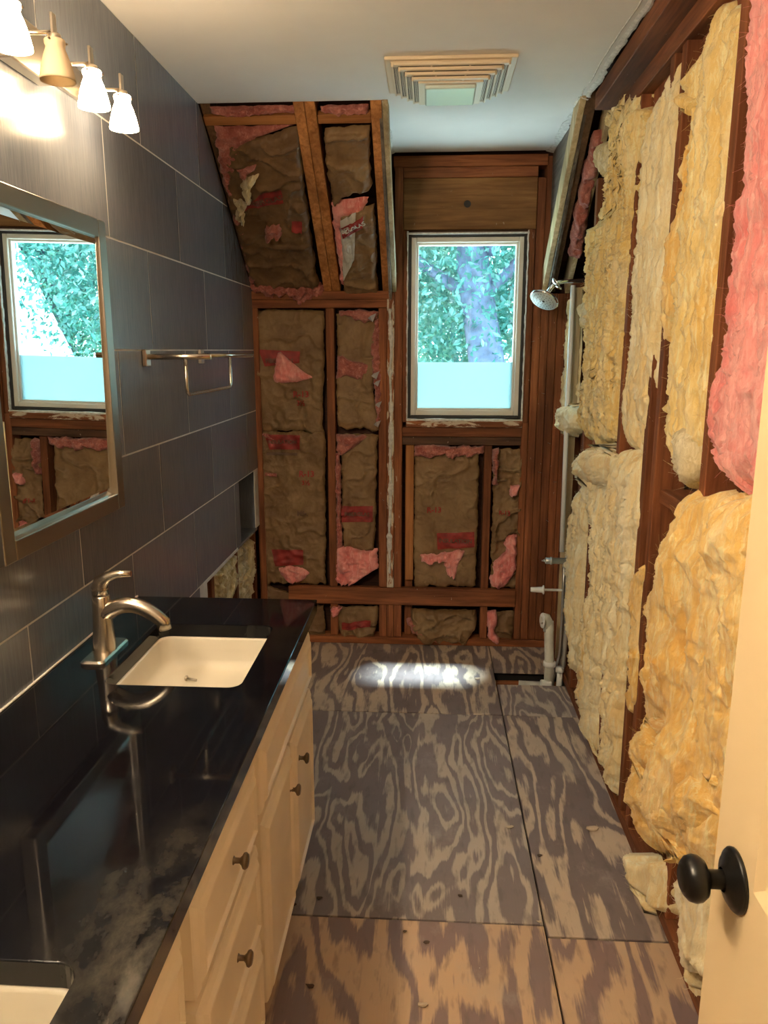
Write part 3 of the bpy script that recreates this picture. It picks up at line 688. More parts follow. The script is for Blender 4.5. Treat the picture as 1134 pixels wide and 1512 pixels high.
b8, h8 = paper_batt('sagging brown paper batt below the blocking board, under the window', [(607, 898), (604, 920), (622, 946)], [(704, 900), (702, 925), (690, 946)], 36, amp=1.8, T=.05)
tuft(b8, [(600, 914), (608, 930), (640, 946)], [(612, 910), (640, 936), (652, 948)], 37, T=.06)
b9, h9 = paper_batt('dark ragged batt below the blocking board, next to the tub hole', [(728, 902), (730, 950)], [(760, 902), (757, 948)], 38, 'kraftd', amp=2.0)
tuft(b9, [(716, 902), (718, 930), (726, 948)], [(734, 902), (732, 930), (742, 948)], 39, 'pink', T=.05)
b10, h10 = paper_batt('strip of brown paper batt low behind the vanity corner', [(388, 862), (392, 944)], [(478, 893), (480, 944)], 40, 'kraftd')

# ---- batts in the sloped roof bays
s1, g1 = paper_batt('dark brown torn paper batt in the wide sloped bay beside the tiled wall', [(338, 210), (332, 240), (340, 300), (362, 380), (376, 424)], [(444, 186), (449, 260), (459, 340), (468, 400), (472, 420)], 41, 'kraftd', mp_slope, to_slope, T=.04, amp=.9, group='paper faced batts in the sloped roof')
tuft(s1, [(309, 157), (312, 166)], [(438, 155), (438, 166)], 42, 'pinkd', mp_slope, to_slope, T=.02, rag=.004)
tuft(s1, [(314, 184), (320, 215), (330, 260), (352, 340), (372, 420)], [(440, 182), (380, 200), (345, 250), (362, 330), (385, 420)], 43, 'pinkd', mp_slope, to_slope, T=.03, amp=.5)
decal('red_print', [(388, 274), (416, 268), (420, 290), (360, 300)], mp_slope, to_slope, g1, M['redprint'], s1)
lettering('FIBERGLAS', 392, 286, .035, mp_slope, to_slope, g1, M['darkprint'], s1, ang=.2)
for k, (L, R) in enumerate([([(350, 236), (360, 250)], [(378, 234), (372, 252)]), ([(360, 256), (352, 268), (362, 284)], [(384, 250), (380, 268), (372, 284)]), ([(346, 284), (352, 300)], [(362, 286), (364, 302)]), ([(352, 304), (358, 328)], [(366, 304), (366, 326)]), ([(392, 324), (394, 340)], [(416, 326), (414, 344)]), ([(372, 415), (372, 426)], [(478, 417), (476, 428)])]): tuft(s1, L, R, 44+k, 'dirty' if k in (1, 2, 3) else 'pinkd', mp_slope, to_slope, T=.065, rag=.02, amp=1.6)
decal('brown_stamp', [(432, 318), (447, 318), (447, 332), (432, 332)], mp_slope, to_slope, g1, M['redprint'], s1, n=6)
s2, g2 = paper_batt('olive brown paper batt at the top of the narrow sloped bay', [(478, 190), (482, 240), (492, 300)], [(546, 184), (546, 240), (550, 270)], 51, 'kraft', mp_slope, to_slope, T=.03, amp=.9, group='paper faced batts in the sloped roof')
tuft(s2, [(474, 156), (474, 166)], [(544, 154), (544, 164)], 52, 'pinkd', mp_slope, to_slope, T=.02, rag=.004)
tuft(s2, [(490, 298), (496, 360), (505, 420)], [(545, 290), (516, 360), (512, 420)], 53, 'pink', mp_slope, to_slope, T=.03, amp=.5)
s3, g3 = paper_batt('pale printed batt wrapper with a red banner, foot of the narrow sloped bay', [(502, 312), (505, 350), (506, 400), (508, 428)], [(552, 300), (556, 340), (557, 400), (560, 426)], 54, 'kraft', mp_slope, to_slope, T=.045, amp=.9, group='paper faced batts in the sloped roof')
decal('pale_print_panel', [(503, 316), (526, 304), (524, 372), (508, 404)], mp_slope, to_slope, g3, M['white_paper'], s3, lift=.003, n=24)
decal('red_print', [(504, 326), (537, 308), (536, 326), (507, 342)], mp_slope, to_slope, g3, M['redprint'], s3, lift=.006, n=18)
lettering('FIBERGLAS', 519, 325, .030, mp_slope, to_slope, g3, M['white_paper'], s3, ang=.42, lift=.009)
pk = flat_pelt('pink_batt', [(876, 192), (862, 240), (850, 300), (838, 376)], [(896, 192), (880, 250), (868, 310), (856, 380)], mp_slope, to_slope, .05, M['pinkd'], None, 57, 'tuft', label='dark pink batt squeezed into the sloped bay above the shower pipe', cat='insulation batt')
# ---- left wall, below the tiles
for k, (L, R, lb) in enumerate([([(312, 846), (316, 882)], [(345, 812), (343, 886)], 'dirty cream fibreglass clump in the open wall below the tiles, near piece'), ([(346, 812), (344, 886)], [(372, 790), (372, 884)], 'yellowed fibreglass clump in the open wall below the niche')]):
    flat_pelt('wall_fibreglass', L, R, mp_left, to_left, .05, M['dirty'], None, 60+k, 'tuft', label=lb, cat='insulation batt', group='fibreglass in the left wall', rag=.02, amp=1.5)

# ---- yellow and pink batts of the right wall (outlines surveyed on the wall plane)
def batt(label, L, R, seed, mat='yellow', T=.06, amp=1.0, rag=.010, kind='glass', **kw):
    X = XP-(T-.055)*.6
    return flat_pelt('fibreglass_batt', L, R, lambda x, y: mp_right(x, y, X), to_right, T, M[mat], None, seed, kind, rag=rag, amp=amp, label=label, cat='insulation batt', group='fibreglass batts in the right wall', **kw)[0]
batt('thin cream batt strip standing behind the white shower pipe', [(838, 440), (830, 520), (824, 600), (822, 640)], [(848, 430), (846, 520), (842, 600), (838, 645)], 70, 'cream', T=.03)
batt('ragged yellow batt hanging next to the shower pipe, torn along its left edge', [(905, 122), (892, 170), (900, 215), (896, 262), (882, 330), (866, 350), (864, 420), (858, 480), (862, 540), (852, 590), (846, 640)], [(940, 126), (938, 200), (929, 300), (919, 430), (910, 560), (904, 655)], 71, 'yellow', T=.055, amp=1.3, rag=.030)
batt('smooth straight yellow batt, second from the shower pipe', [(968, 125), (948, 180), (941, 290), (930, 410), (920, 520), (914, 655)], [(999, 78), (992, 200), (981, 330), (966, 470), (957, 560), (945, 672)], 72, 'cream', T=.05, amp=.8)
batt('narrow brownish batt sliver between two red studs', [(1003, 212), (989, 330), (979, 450), (972, 512)], [(1010, 205), (1001, 330), (988, 450), (977, 515)], 73, 'orangef', T=.035)
batt('long yellow batt with grey dirty tip, left of the pink batt', [(1036, 4), (1018, 90), (1002, 130), (1010, 175), (1001, 290), (990, 400), (982, 500), (975, 600), (978, 660), (1000, 716)], [(1084, 2), (1077, 120), (1066, 260), (1052, 400), (1039, 560), (1030, 650), (1016, 716)], 74, 'yellow', T=.05, amp=.9)
batt('tall pink fibreglass batt by the door', [(1110, -60), (1100, 100), (1090, 210), (1075, 340), (1065, 470), (1051, 560), (1043, 640), (1046, 690), (1062, 722)], [(1250, -200), (1220, 120), (1200, 330), (1175, 560), (1150, 690), (1130, 732)], 75, 'pink', T=.065, amp=1.0)
batt('lumpy cream batt with a curled top, below the ragged yellow batt', [(840, 668), (846, 688), (873, 702), (874, 780), (868, 870), (859, 940), (852, 1000), (846, 1030), (858, 1070), (876, 1120)], [(899, 655), (897, 760), (889, 850), (885, 930), (879, 1020), (878, 1130)], 76, 'cream', T=.06, amp=1.2, rag=.016)
batt('thin crumbling yellow strip beside the shower valves', [(846, 725), (836, 790), (832, 840), (838, 890), (836, 950), (834, 990)], [(857, 725), (855, 800), (851, 880), (846, 990)], 77, 'cream', T=.045, amp=1.1, rag=.012)
batt('pale batt column with a gap beside it, left of the biggest batt', [(899, 660), (897, 760), (893, 850), (894, 940), (891, 1000), (889, 1080), (892, 1160)], [(941, 672), (936, 770), (928, 850), (921, 910), (916, 980), (911, 1080), (904, 1178)], 78, 'cream', T=.06, amp=1.2, rag=.014)
batt('slim brownish batt edge behind the biggest batt', [(934, 850), (928, 920), (924, 1000), (922, 1048)], [(948, 828), (940, 900), (938, 980), (932, 1050)], 79, 'orangef', T=.045)
batt('biggest amber batt bulging from the wall beside the door', [(974, 730), (980, 756), (970, 792), (956, 838), (947, 890), (948, 950), (950, 1004), (942, 1050), (934, 1100), (926, 1150), (928, 1205), (936, 1262)], [(1160, 728), (1150, 800), (1142, 900), (1134, 1000), (1125, 1100), (1118, 1200), (1108, 1330)], 80, 'orangef', T=.10, amp=1.3, rag=.016, kind='cotton')
batt('cream fluff drooping onto the floor edge by the door', [(922, 1256), (930, 1292), (952, 1345)], [(968, 1270), (972, 1310), (964, 1352)], 81, 'cream', T=.08, amp=1.2, rag=.012, kind='cotton')
batt('pale lower batt hanging beside the door knob', [(982, 1290), (984, 1370), (998, 1420), (1006, 1478)], [(1112, 1290), (1106, 1400), (1100, 1480)], 82, 'cream', T=.085, amp=1.2, rag=.012, kind='cotton')
def clump(label, cx, cy, rx, ry, seed, mat, T):
    a = [math.pi*k/8 for k in range(9)]
    return flat_pelt('fibreglass_tuft', [(cx-rx*math.sin(t), cy-ry*math.cos(t)) for t in a], [(cx+rx*math.sin(t), cy-ry*math.cos(t)) for t in a], mp_right, to_right, T, M[mat], None, seed, 'cotton', p=2.2, label=label, cat='insulation', group='loose tufts on the right wall', rag=.012, amp=1.4)[0]
clump('grey yellow tuft curling off the ragged batt top', 893, 235, 12, 26, 90, 'dirty', .07)
clump('dirty curl of fibreglass by the shower arm height', 866, 462, 12, 20, 91, 'dirty', .07)
clump('white wisp of fibreglass snagged on the shower pipe', 838, 618, 16, 22, 92, 'cream', .07)
clump('rolled amber clump low on the biggest batt', 985, 1112, 40, 52, 93, 'orangef', .14)
clump('thick cream roll on top of the lumpy batt', 880, 690, 40, 34, 94, 'cream', .08)
clump('small yellow tuft poking over the red stud', 1010, 150, 10, 14, 95, 'yellow', .05)
clump('grey soiled tip at the foot of the long yellow batt', 1008, 672, 22, 40, 97, 'dirty', .075)
clump('fluffy amber mass above the door knob', 1035, 1190, 62, 80, 96, 'orangef', .13)

# ================================================================== WINDOW
win = struct(thing('window_1', (.175, D+.03, 1.22), 'white vinyl window with frosted lower pane above the sill boards', 'window')); del win['category']
def ring(name, x0, x1, z0, z1, w, y0, y1, m, parent, bev=.003):
    b = MB(); b.box(x0, x0+w, y0, y1, z0, z1, bev); b.box(x1-w, x1, y0, y1, z0, z1, bev); b.box(x0+w, x1-w, y0, y1, z1-w, z1, bev); b.box(x0+w, x1-w, y0, y1, z0, z0+w, bev)
    return b.build(name, m, parent)
ring('gasket', -.112, .464, 1.220, 2.112, .016, D+.010, D+.090, M['rubber'], win)
ring('window_frame', -.098, .450, 1.234, 2.098, .026, D+.016, D+.085, M['vinyl'], win)
ring('sash_frame', -.075, .427, 1.257, 2.075, .014, D+.030, D+.070, M['vinyl'], win)
box('glass_pane', -.063, .415, D+.046, D+.050, 1.268, 2.064, M['glass'], win)
box('frosted_film', -.063, .415, D+.0435, D+.0455, 1.268, 1.500, M['film'], win)
pf = MB()                                     # crumbling white joint around the opening
for x in (-.114, .466):
    for k in range(120):
        z = 1.21+k*.0076; n1 = float(vn(k*.33, x*50, 3)); n2 = float(vn(k*.21, x*70, 6)); pf.box(x-.001-.005*n1, x+.001+.003*n2, D-.003-.004*n2, D+.02, z, z+.0077)
pf.box(-.118, .470, D-.004, D+.02, 2.108, 2.116)
for k in range(100):
    x = -.115+k*.00583; n1 = float(vn(k*.17, 4., 3)); pf.box(x, x+.006, D-.008-.012*n1, D+.02, 1.211-.004*n1, 1.216+.005*n1)
pf.build('crumbled_plaster', M['gyp'], win)

# ================================================================== OUTDOORS
struct(box('ground_outside', -40, 40, 6.0, 60, -3.1, -3.0, M['ground']))
struct(box('bounce_roof', -4, 4, 4.02, 5.6, .80, .88, M['roofs']))  # unseen roof slab added to bounce sunlight through the window onto the ceiling
def tree(label, base, crown, rad, trunk_r, n, seed, leaf, dens=1.0):
    rng = np.random.default_rng(seed); t = thing('leafy_tree', base, label, 'tree', 'trees outside the window')
    b = MB(); bx, by, bz = base; tx, ty, tz = crown
    pts = [(bx+(tx-bx)*k/8+.10*math.sin(k*1.3+seed), by+(ty-by)*k/8, bz+(tz+rad[2]*.6-bz)*k/8) for k in range(9)]
    b.tube(pts, [trunk_r*(1-.06*k) for k in range(9)], 14); b.build('trunk', M['bark'], t)
    for k in range(9):
        a = rng.uniform(0, 2*math.pi); z0 = rng.uniform(-.4, .5)*rad[2]; s0 = pts[5]
        e = (tx+math.cos(a)*rad[0]*.8, ty+math.sin(a)*rad[1]*.8, tz+z0+.5)
        st = (bx+(tx-bx)*.7, by+(ty-by)*.7, tz+z0-.5)
        MB().tube([st, tuple((p+q)/2+(.15 if i == 2 else 0) for i, (p, q) in enumerate(zip(st, e))), e], [.06, .04, .012], 7).build('branch', M['bark'], t)
    # leaves: little folded blades scattered in clumps through the crown
    nc = n//60; c = rng.normal(size=(nc, 3)); c /= np.linalg.norm(c, axis=1)[:, None]; c *= rng.uniform(.35, 1, (nc, 1))**.6
    c = c*np.array(rad)+np.array(crown); p = np.repeat(c, 60, 0)+rng.normal(size=(nc*60, 3))*.26*np.array([1, 1, .8])
    m = len(p); d = rng.normal(size=(m, 3)); d[:, 2] -= .4; d /= np.linalg.norm(d, axis=1)[:, None]
    s = np.cross(d, rng.normal(size=(m, 3))); s /= np.linalg.norm(s, axis=1)[:, None]; nn = np.cross(d, s)
    ln = leaf*rng.uniform(.7, 1.4, (m, 1)); w = ln*.24
    V = np.stack([p, p+d*ln*.45+s*w+nn*w*.35, p+d*ln, p+d*ln*.45-s*w+nn*w*.35], 1).reshape(-1, 3)
    k = np.arange(m)*4; F = np.stack([np.stack([k, k+1, k+2], 1), np.stack([k, k+2, k+3], 1)], 1).reshape(-1)
    me = bpy.data.meshes.new('foliage'); me.vertices.add(len(V)); me.vertices.foreach_set('co', V.reshape(-1))
    me.loops.add(len(F)); me.loops.foreach_set('vertex_index', F); me.polygons.add(len(F)//3)
    me.polygons.foreach_set('loop_start', np.arange(0, len(F), 3)); me.polygons.foreach_set('loop_total', np.full(len(F)//3, 3)); me.update(calc_edges=True)
    o = mesh_obj('foliage', me, M['leaf'], t); o['kind'] = 'stuff'
    return t
tree('leafy tree with a thick leaning trunk seen straight through the window', (.74, 5.6, -3.0), (.36, 7.3, 2.9), (2.2, 1.0, 1.9), .22, 42000, 3, .062)
tree('leafy tree whose crown shows in the mirror', (3.2, 10.4, -3.0), (3.9, 11.0, 3.2), (2.3, 1.1, 2.2), .24, 42000, 5, .085)
tree('leafy tree far behind, filling the left of the window', (-1.6, 12.0, -3.0), (-1.0, 12, 3.6), (3.2, 1.8, 2.6), .25, 16000, 8, .18)
def house(label, x0, x1, y0, y1, ze, zr):
    t = thing('neighbour_house', ((x0+x1)/2, (y0+y1)/2, -3.0), label, 'house'); xm = (x0+x1)/2
    MB().prism([(x0, y0, -3), (x1, y0, -3), (x1, y0, ze), (xm, y0, zr), (x0, y0, ze)], (0, y1-y0, 0)).build('gable_wall', M['housew'], t)
    for s_, xe in ((-1, x0), (1, x1)):
        MB().prism([(xe+s_*.3, y0-.25, ze-.3*(zr-ze)/(xm-x0)), (xm, y0-.25, zr+.02), (xm, y0-.25, zr+.14), (xe+s_*.3, y0-.25, ze+.12-.3*(zr-ze)/(xm-x0))], (0, y1-y0+.5, 0)).build('roof_slope', M['roofs'], t)
    return t
house('low white house low behind the tree trunk', -3.4, .42, 17, 22, 1.2, 1.9)
house('white gabled house at the left edge of the mirror', 2.86, 5.4, 7.9, 9.0, 1.75, 4.4)

# ================================================================== VANITY
XF = -.380                                     # face of the cabinet box
van = thing('vanity_cabinet', (-.64, 1.1, 0), 'long cream painted vanity cabinet with stepped doors and drawers', 'cabinet')
cb = MB()
for a_ in ((XF-.018, XF, .02, 2.145, .085, .779), (XL+.003, XF-.018, .02, .038, .085, .779), (XL+.003, XF-.018, 2.127, 2.145, .085, .779), (XL+.003, XF-.018, .038, 2.127, .085, .103), (XL+.003, XL+.010, .038, 2.127, .103, .779), (XL+.01, XF-.018, 1.19, 1.21, .103, .62)): cb.box(*a_)
cb.build('carcass', M['cream_paint'], van)
box('toe_kick', XL+.003, XF-.045, .02, 2.14, .001, .085, M['cream_paint'], van)
def front(name, y0, y1, z0, z1, step=.018):
    "raised front: chamfered slab on a stepped base"
    b = MB(); xa, xb = XF+.001, XF+.031
    def ring_(x, i): return [(x, y0+i, z0+i), (x, y1-i, z0+i), (x, y1-i, z1-i), (x, y0+i, z1-i)]
    R = [ring_(xa, 0), ring_(xa+.023, 0), ring_(xa+.026, .003), ring_(xa+.031, .013), ring_(xa+.027, .015), ring_(xa+.036, .026), ring_(xa+.037, .030), ring_(xa+.030, .033), ring_(xa+.029, .038)]
    vs = [[b.bm.verts.new(p) for p in r] for r in R]
    for a, c in zip(vs, vs[1:]):
        for k in range(4): b.bm.faces.new((a[k], a[(k+1) % 4], c[(k+1) % 4], c[k]))
    b.bm.faces.new(vs[-1]); b.bm.faces.new(vs[0][::-1])
    return b.build(name, M['cream_paint'], van)
def knob(y, z, parent, x=XF+.028):
    b = MB(); b.lathe([(0, 0), (.0085, 0), (.0085, .002), (.0055, .005), (.0052, .014), (.009, .018), (.0145, .021), (.0155, .025), (.012, .029), (0, .030)], (x, y, z), (1, 0, 0), 20)
    o = b.build('knob', M['bronze'], parent); o['label'] = 'aged bronze round knob'; return o
front('drawer_front', 1.452, 2.135, .575, .735)
d1 = front('door', 1.808, 2.135, .092, .550); knob(1.905, .450, d1)
d2 = front('door', 1.452, 1.792, .092, .550); knob(1.765, .440, d2)
for z0, z1, kz in ((.560, .730, .640), (.335, .535, .430), (.092, .312, .21)):
    f = front('drawer_front', .985, 1.405, z0, z1); knob(1.215, kz, f)
front('drawer_front', .30, .935, .575, .735)
d3 = front('door', .625, .935, .092, .550); knob(.66, .44, d3); d4 = front('door', .30, .61, .092, .550); knob(.58, .44, d4)
for y, z in ((1.425, .50), (1.425, .16)):
    hg = MB(); hg.box(XF, XF+.004, y-.010, y+.012, z-.022, z+.022, .001); hg.tube([(XF+.006, y+.016, z-.02), (XF+.006, y+.016, z+.02)], .0035, 8); hg.build('hinge', M['cream_paint'], van)

# countertop with two undermount openings (rounded corners)
SK = [(-.735, -.418, 1.560, 1.950), (-.735, -.418, .385, .775)]
def rrect(x0, x1, y0, y1, r, n=7):
    pts = []
    for cx_, cy_, a0 in ((x1-r, y1-r, 0), (x0+r, y1-r, 90), (x0+r, y0+r, 180), (x1-r, y0+r, 270)):
        for k in range(n): a = math.radians(a0+90*k/(n-1)); pts.append((cx_+r*math.cos(a), cy_+r*math.sin(a)))
    return pts
CX0, CX1, CY0, CY1 = XL+.002, -.333, .0, 2.180
ct = MB(); bm = ct.bm
for z, flip in ((CT, 0), (CT-.038, 1)):
    es = []
    loops = [[(CX0, CY0), (CX1, CY0), (CX1, CY1), (CX0, CY1)]]+[rrect(*k, .03) for k in SK]
    for lp in loops:
        vs = [bm.verts.new((x, y, z)) for x, y in lp]
        es += [bm.edges.new((vs[i], vs[(i+1) % len(vs)])) for i in range(len(vs))]
    bmesh.ops.triangle_fill(bm, use_beauty=True, use_dissolve=False, edges=es)
for lp in loops:
    for i in range(len(lp)):
        p, q = lp[i], lp[(i+1) % len(lp)]
        bm.faces.new([bm.verts.new((*p, CT)), bm.verts.new((*q, CT)), bm.verts.new((*q, CT-.038)), bm.verts.new((*p, CT-.038))])
bmesh.ops.remove_doubles(bm, verts=bm.verts[:], dist=1e-5)
top = ct.build('countertop', M['counter']); tag(top, 'glossy black stone countertop smudged with dust, on the cream vanity', 'countertop')
bv = top.modifiers.new('bevel', 'BEVEL'); bv.width = .0022; bv.segments = 2; bv.limit_method = 'ANGLE'; bv.angle_limit = math.radians(50)
cl = MB(); cl.box(XL, XL+.006, 0, 2.175, CT, CT+.005, .0015); o = cl.build('caulk_line', M['caulk'], top)
def sink(k, label):
    x0, x1, y0, y1 = SK[k]; t = thing('sink_basin', ((x0+x1)/2, (y0+y1)/2, CT-.19), label, 'sink', 'undermount sinks')
    b = MB(); z = CT-.038; R = []
    for ins, dz, r in ((-.02, 0, .045), (.002, 0, .032), (.004, -.006, .032), (.008, -.035, .034), (.013, -.060, .038), (.022, -.074, .044), (.040, -.0805, .05), (.12, -.084, .03)):
        R.append([b.bm.verts.new((x, y, z+dz)) for x, y in rrect(x0+ins, x1-ins, y0+ins, y1-ins, r)])
    for a, c in zip(R, R[1:]):
        for i in range(len(a)): f = b.bm.faces.new((a[i], a[(i+1) % len(a)], c[(i+1) % len(a)], c[i])); f.smooth = True
    b.bm.faces.new(R[-1])
    bo = b.build('basin', M['porcelain'], t, True); bo.modifiers.new('t', 'SOLIDIFY').thickness = .006
    cxk, cyk = (x0+x1)/2-.02, (y0+y1)/2
    MB().lathe([(0, .003), (.015, .003), (.016, .004), (.022, .004), (.023, .001)], (cxk, cyk, z-.0843), (0, 0, 1), 20).build('drain', M['nickel'], t)
    return t
sink(0, 'cream rectangular undermount sink behind the tall faucet'); sink(1, 'near undermount sink cut off by the bottom left corner')
p = on_z(281, 1003, CT-.112)
t = thing('loose_screw', (p[0], p[1], CT-.118), 'small loose screw lying in the sink behind the faucet', 'screw')
dv = Vector((.030, -.012, .0)); a = Vector((p[0]-.012, p[1]+.006, CT-.1115))
MB().tube([a, a+dv], .0036, 8).build('shank', M['steel'], t); MB().lathe([(0, -.003), (.007, -.002), (.0072, 0), (.003, .004)], a, dv, 12).build('screw_head', M['steel'], t)

# faucet
fx, fy = -.800, 1.735
CT0 = CT; CT = CT+.0006
t = thing('bathroom_faucet', (fx, fy, CT), 'brushed nickel single handle faucet on a rectangular deck plate', 'faucet')
b = MB(); vs = [[b.bm.verts.new((x, y, CT+z)) for x, y in rrect(fx-.030+i, fx+.030-i, fy-.082+i, fy+.082-i, .012)] for i, z in ((0, 0), (0, .005), (.004, .010))]
for a, c in zip(vs, vs[1:]):
    for i in range(len(a)): b.bm.faces.new((a[i], a[(i+1) % len(a)], c[(i+1) % len(a)], c[i]))
b.bm.faces.new(vs[-1]); b.build('deck_plate', M['nickel'], t)
b = MB(); b.lathe([(.0285, .010), (.0270, .03), (.0240, .08), (.0222, .12), (.0212, .148), (.0185, .152), (0, .152)], (fx, fy, CT), (0, 0, 1), 28); b.build('body', M['nickel'], t)
pts = []
for k in range(15):
    s_ = k/14; x = fx+.005+.148*s_; z = CT+.092+.040*math.sin(math.pi*(.10+s_*.80))-.020*s_*s_
    pts.append((x, fy, z))
pts.append((fx+.156, fy, pts[-1][2]-.018))
b = MB(); b.tube(pts, [.0225-.0060*k/15 for k in range(16)], 16); b.build('spout', M['nickel'], t)
b = MB(); b.tube([(fx, fy, CT+.152), (fx-.001, fy, CT+.170), (fx+.004, fy, CT+.187), (fx+.022, fy, CT+.199), (fx+.050, fy, CT+.206), (fx+.080, fy, CT+.207)], [.0200, .0205, .0190, .0130, .0095, .0075], 16); b.build('handle', M['nickel'], t)

CT = CT0
# ================================================================== MIRROR, LIGHTS, TOWEL SHELF
t = thing('wall_mirror', (XL+.02, 1.76, 1.14), 'large mirror in a brushed nickel frame on the dark tiled wall', 'mirror')
MX = -.852; y0, y1, z0, z1 = 1.432, 2.050, 1.130, 1.888; fw = .044
b = MB()
for a in ((y0, y0+fw, z0, z1), (y1-fw, y1, z0, z1), (y0+fw, y1-fw, z1-fw, z1), (y0+fw, y1-fw, z0, z0+fw)): b.box(XL+.001, MX, *a, .0025, 2)
b.build('mirror_frame', M['frame'], t)
tilt = math.radians(.8); gx = MX-.008; zc_ = (z0+z1)/2
def gp(y, z, o=0.0): return (gx-o+math.tan(tilt)*(z-zc_), y, z)
yi0, yi1, zi0, zi1 = y0+fw-.002, y1-fw+.002, z0+fw-.002, z1-fw+.002; bw = .022
b = MB(); o_ = [gp(yi0, zi0, .0045), gp(yi1, zi0, .0045), gp(yi1, zi1, .0045), gp(yi0, zi1, .0045)]; i_ = [gp(yi0+bw, zi0+bw), gp(yi1-bw, zi0+bw), gp(yi1-bw, zi1-bw), gp(yi0+bw, zi1-bw)]
ov = [b.bm.verts.new(p) for p in o_]; iv = [b.bm.verts.new(p) for p in i_]
b.bm.faces.new(iv)
for k in range(4): b.bm.faces.new((ov[k], ov[(k+1) % 4], iv[(k+1) % 4], iv[k]))
b.build('mirror_glass', M['mirror'], t)
box('mirror_back', XL+.001, gx-.014, yi0, yi1, zi0, zi1, M['rubber'], t)

def vanity_light(yc, label, unlit=None, lm='lit'):
    t = thing('vanity_light', (XL, yc, 2.13), label, 'wall light', 'four lamp bars over the sinks')
    MB().box(XL+.001, XL+.016, yc-.255, yc+.255, 2.168, 2.238, .002).build('back_plate', M['nickelw'], t)
    MB().box(XL+.001, XL+.034, yc-.130, yc+.045, 2.142, 2.242, .003).build('canopy_box', M['nickelw'], t)
    bx = XL+.014
    for k in range(4):
        y = yc+(-1.5+k)*.176; x = XL+.108
        ar = MB(); ar.tube([(bx, y-.02, 2.196), (x, y, 2.200)], .0045, 10); ar.build('arm', M['nickelw'], t)
        so_ = MB(); so_.box(x-.003, x+.003, y-.009, y+.009, 2.185, 2.236, .001); so_.lathe([(.0, 2.197), (.013, 2.197), (.014, 2.194), (.014, 2.176), (0, 2.176)], (x, y, 0), (0, 0, 1), 20); so_.build('socket', M['nickelw'], t)
        sh = MB(); sh.lathe([(r_*.84, h_*.82) for r_, h_ in [(.0235, .096), (.0250, .094), (.0250, .086), (.0225, .080), (.0235, .074), (.029, .060), (.037, .033), (.0425, .006), (.0425, .0), (.040, .003), (.036, .033), (.028, .058), (.0215, .074), (.021, .090)]], (x, y, 2.108), (0, 0, 1), 28)
        lit = k != unlit
        o = sh.build('lamp_shade', M[lm] if lit else M['off'], t)
        for a in range(3):
            an = 2*math.pi*a/3+.5; MB().tube([(x+.018*math.cos(an), y+.018*math.sin(an), 2.182), (x+.025*math.cos(an), y+.025*math.sin(an), 2.182)], .0022, 8).build('thumb_screw', M['bronze'], t)
        if not lit:
            o['label'] = 'unlit frosted glass shade'
            bb = MB(); bb.lathe([(0, .014), (.010, .018), (.015, .030), (.013, .043), (.008, .054), (.008, .060)], (x, y, 2.108), (0, 0, 1), 16); bb.build('bulb', M['porcelain'], t)
    return t
vanity_light(1.780, 'brushed nickel four lamp light bar with one dark shade, above the mirror', 1)
vanity_light(.580, 'brushed nickel four lamp light bar added unseen over the near sink to light the room', None, 'lit_fill')  # out of view; added and driven brighter to light the near end

t = thing('towel_shelf', (XL, 2.65, 1.53), 'brushed steel towel shelf with a hanging bar on the tiled wall', 'towel rack')
ya, yb, zt, xo = 2.365, 2.945, 1.540, XL+.212
for y in (ya, yb):
    MB().box(XL+.001, XL+.014, y-.020, y+.020, zt-.030, zt+.022, .002).build('wall_bracket', M['nickelw'], t)
    MB().tube([(XL+.012, y, zt), (xo, y, zt)], .0085, 14).build('side_arm', M['nickel'], t)
for k, x in enumerate((xo-.004, xo-.055, xo-.105, xo-.155)):
    MB().tube([(x, ya, zt+.003), (x, yb, zt+.003)], .0060 if k == 0 else .0042, 12).build('shelf_rail', M['nickel'], t)
xh = xo-.088; zb = zt-.118
MB().tube([(xh, ya+.02, zt-.003), (xh, ya+.02, zb+.02), (xh, ya+.026, zb+.006), (xh, ya+.04, zb), (xh, yb-.04, zb), (xh, yb-.026, zb+.006), (xh, yb-.02, zb+.02), (xh, yb-.02, zt-.003)], .0062, 12).build('hanging_bar', M['nickel'], t)

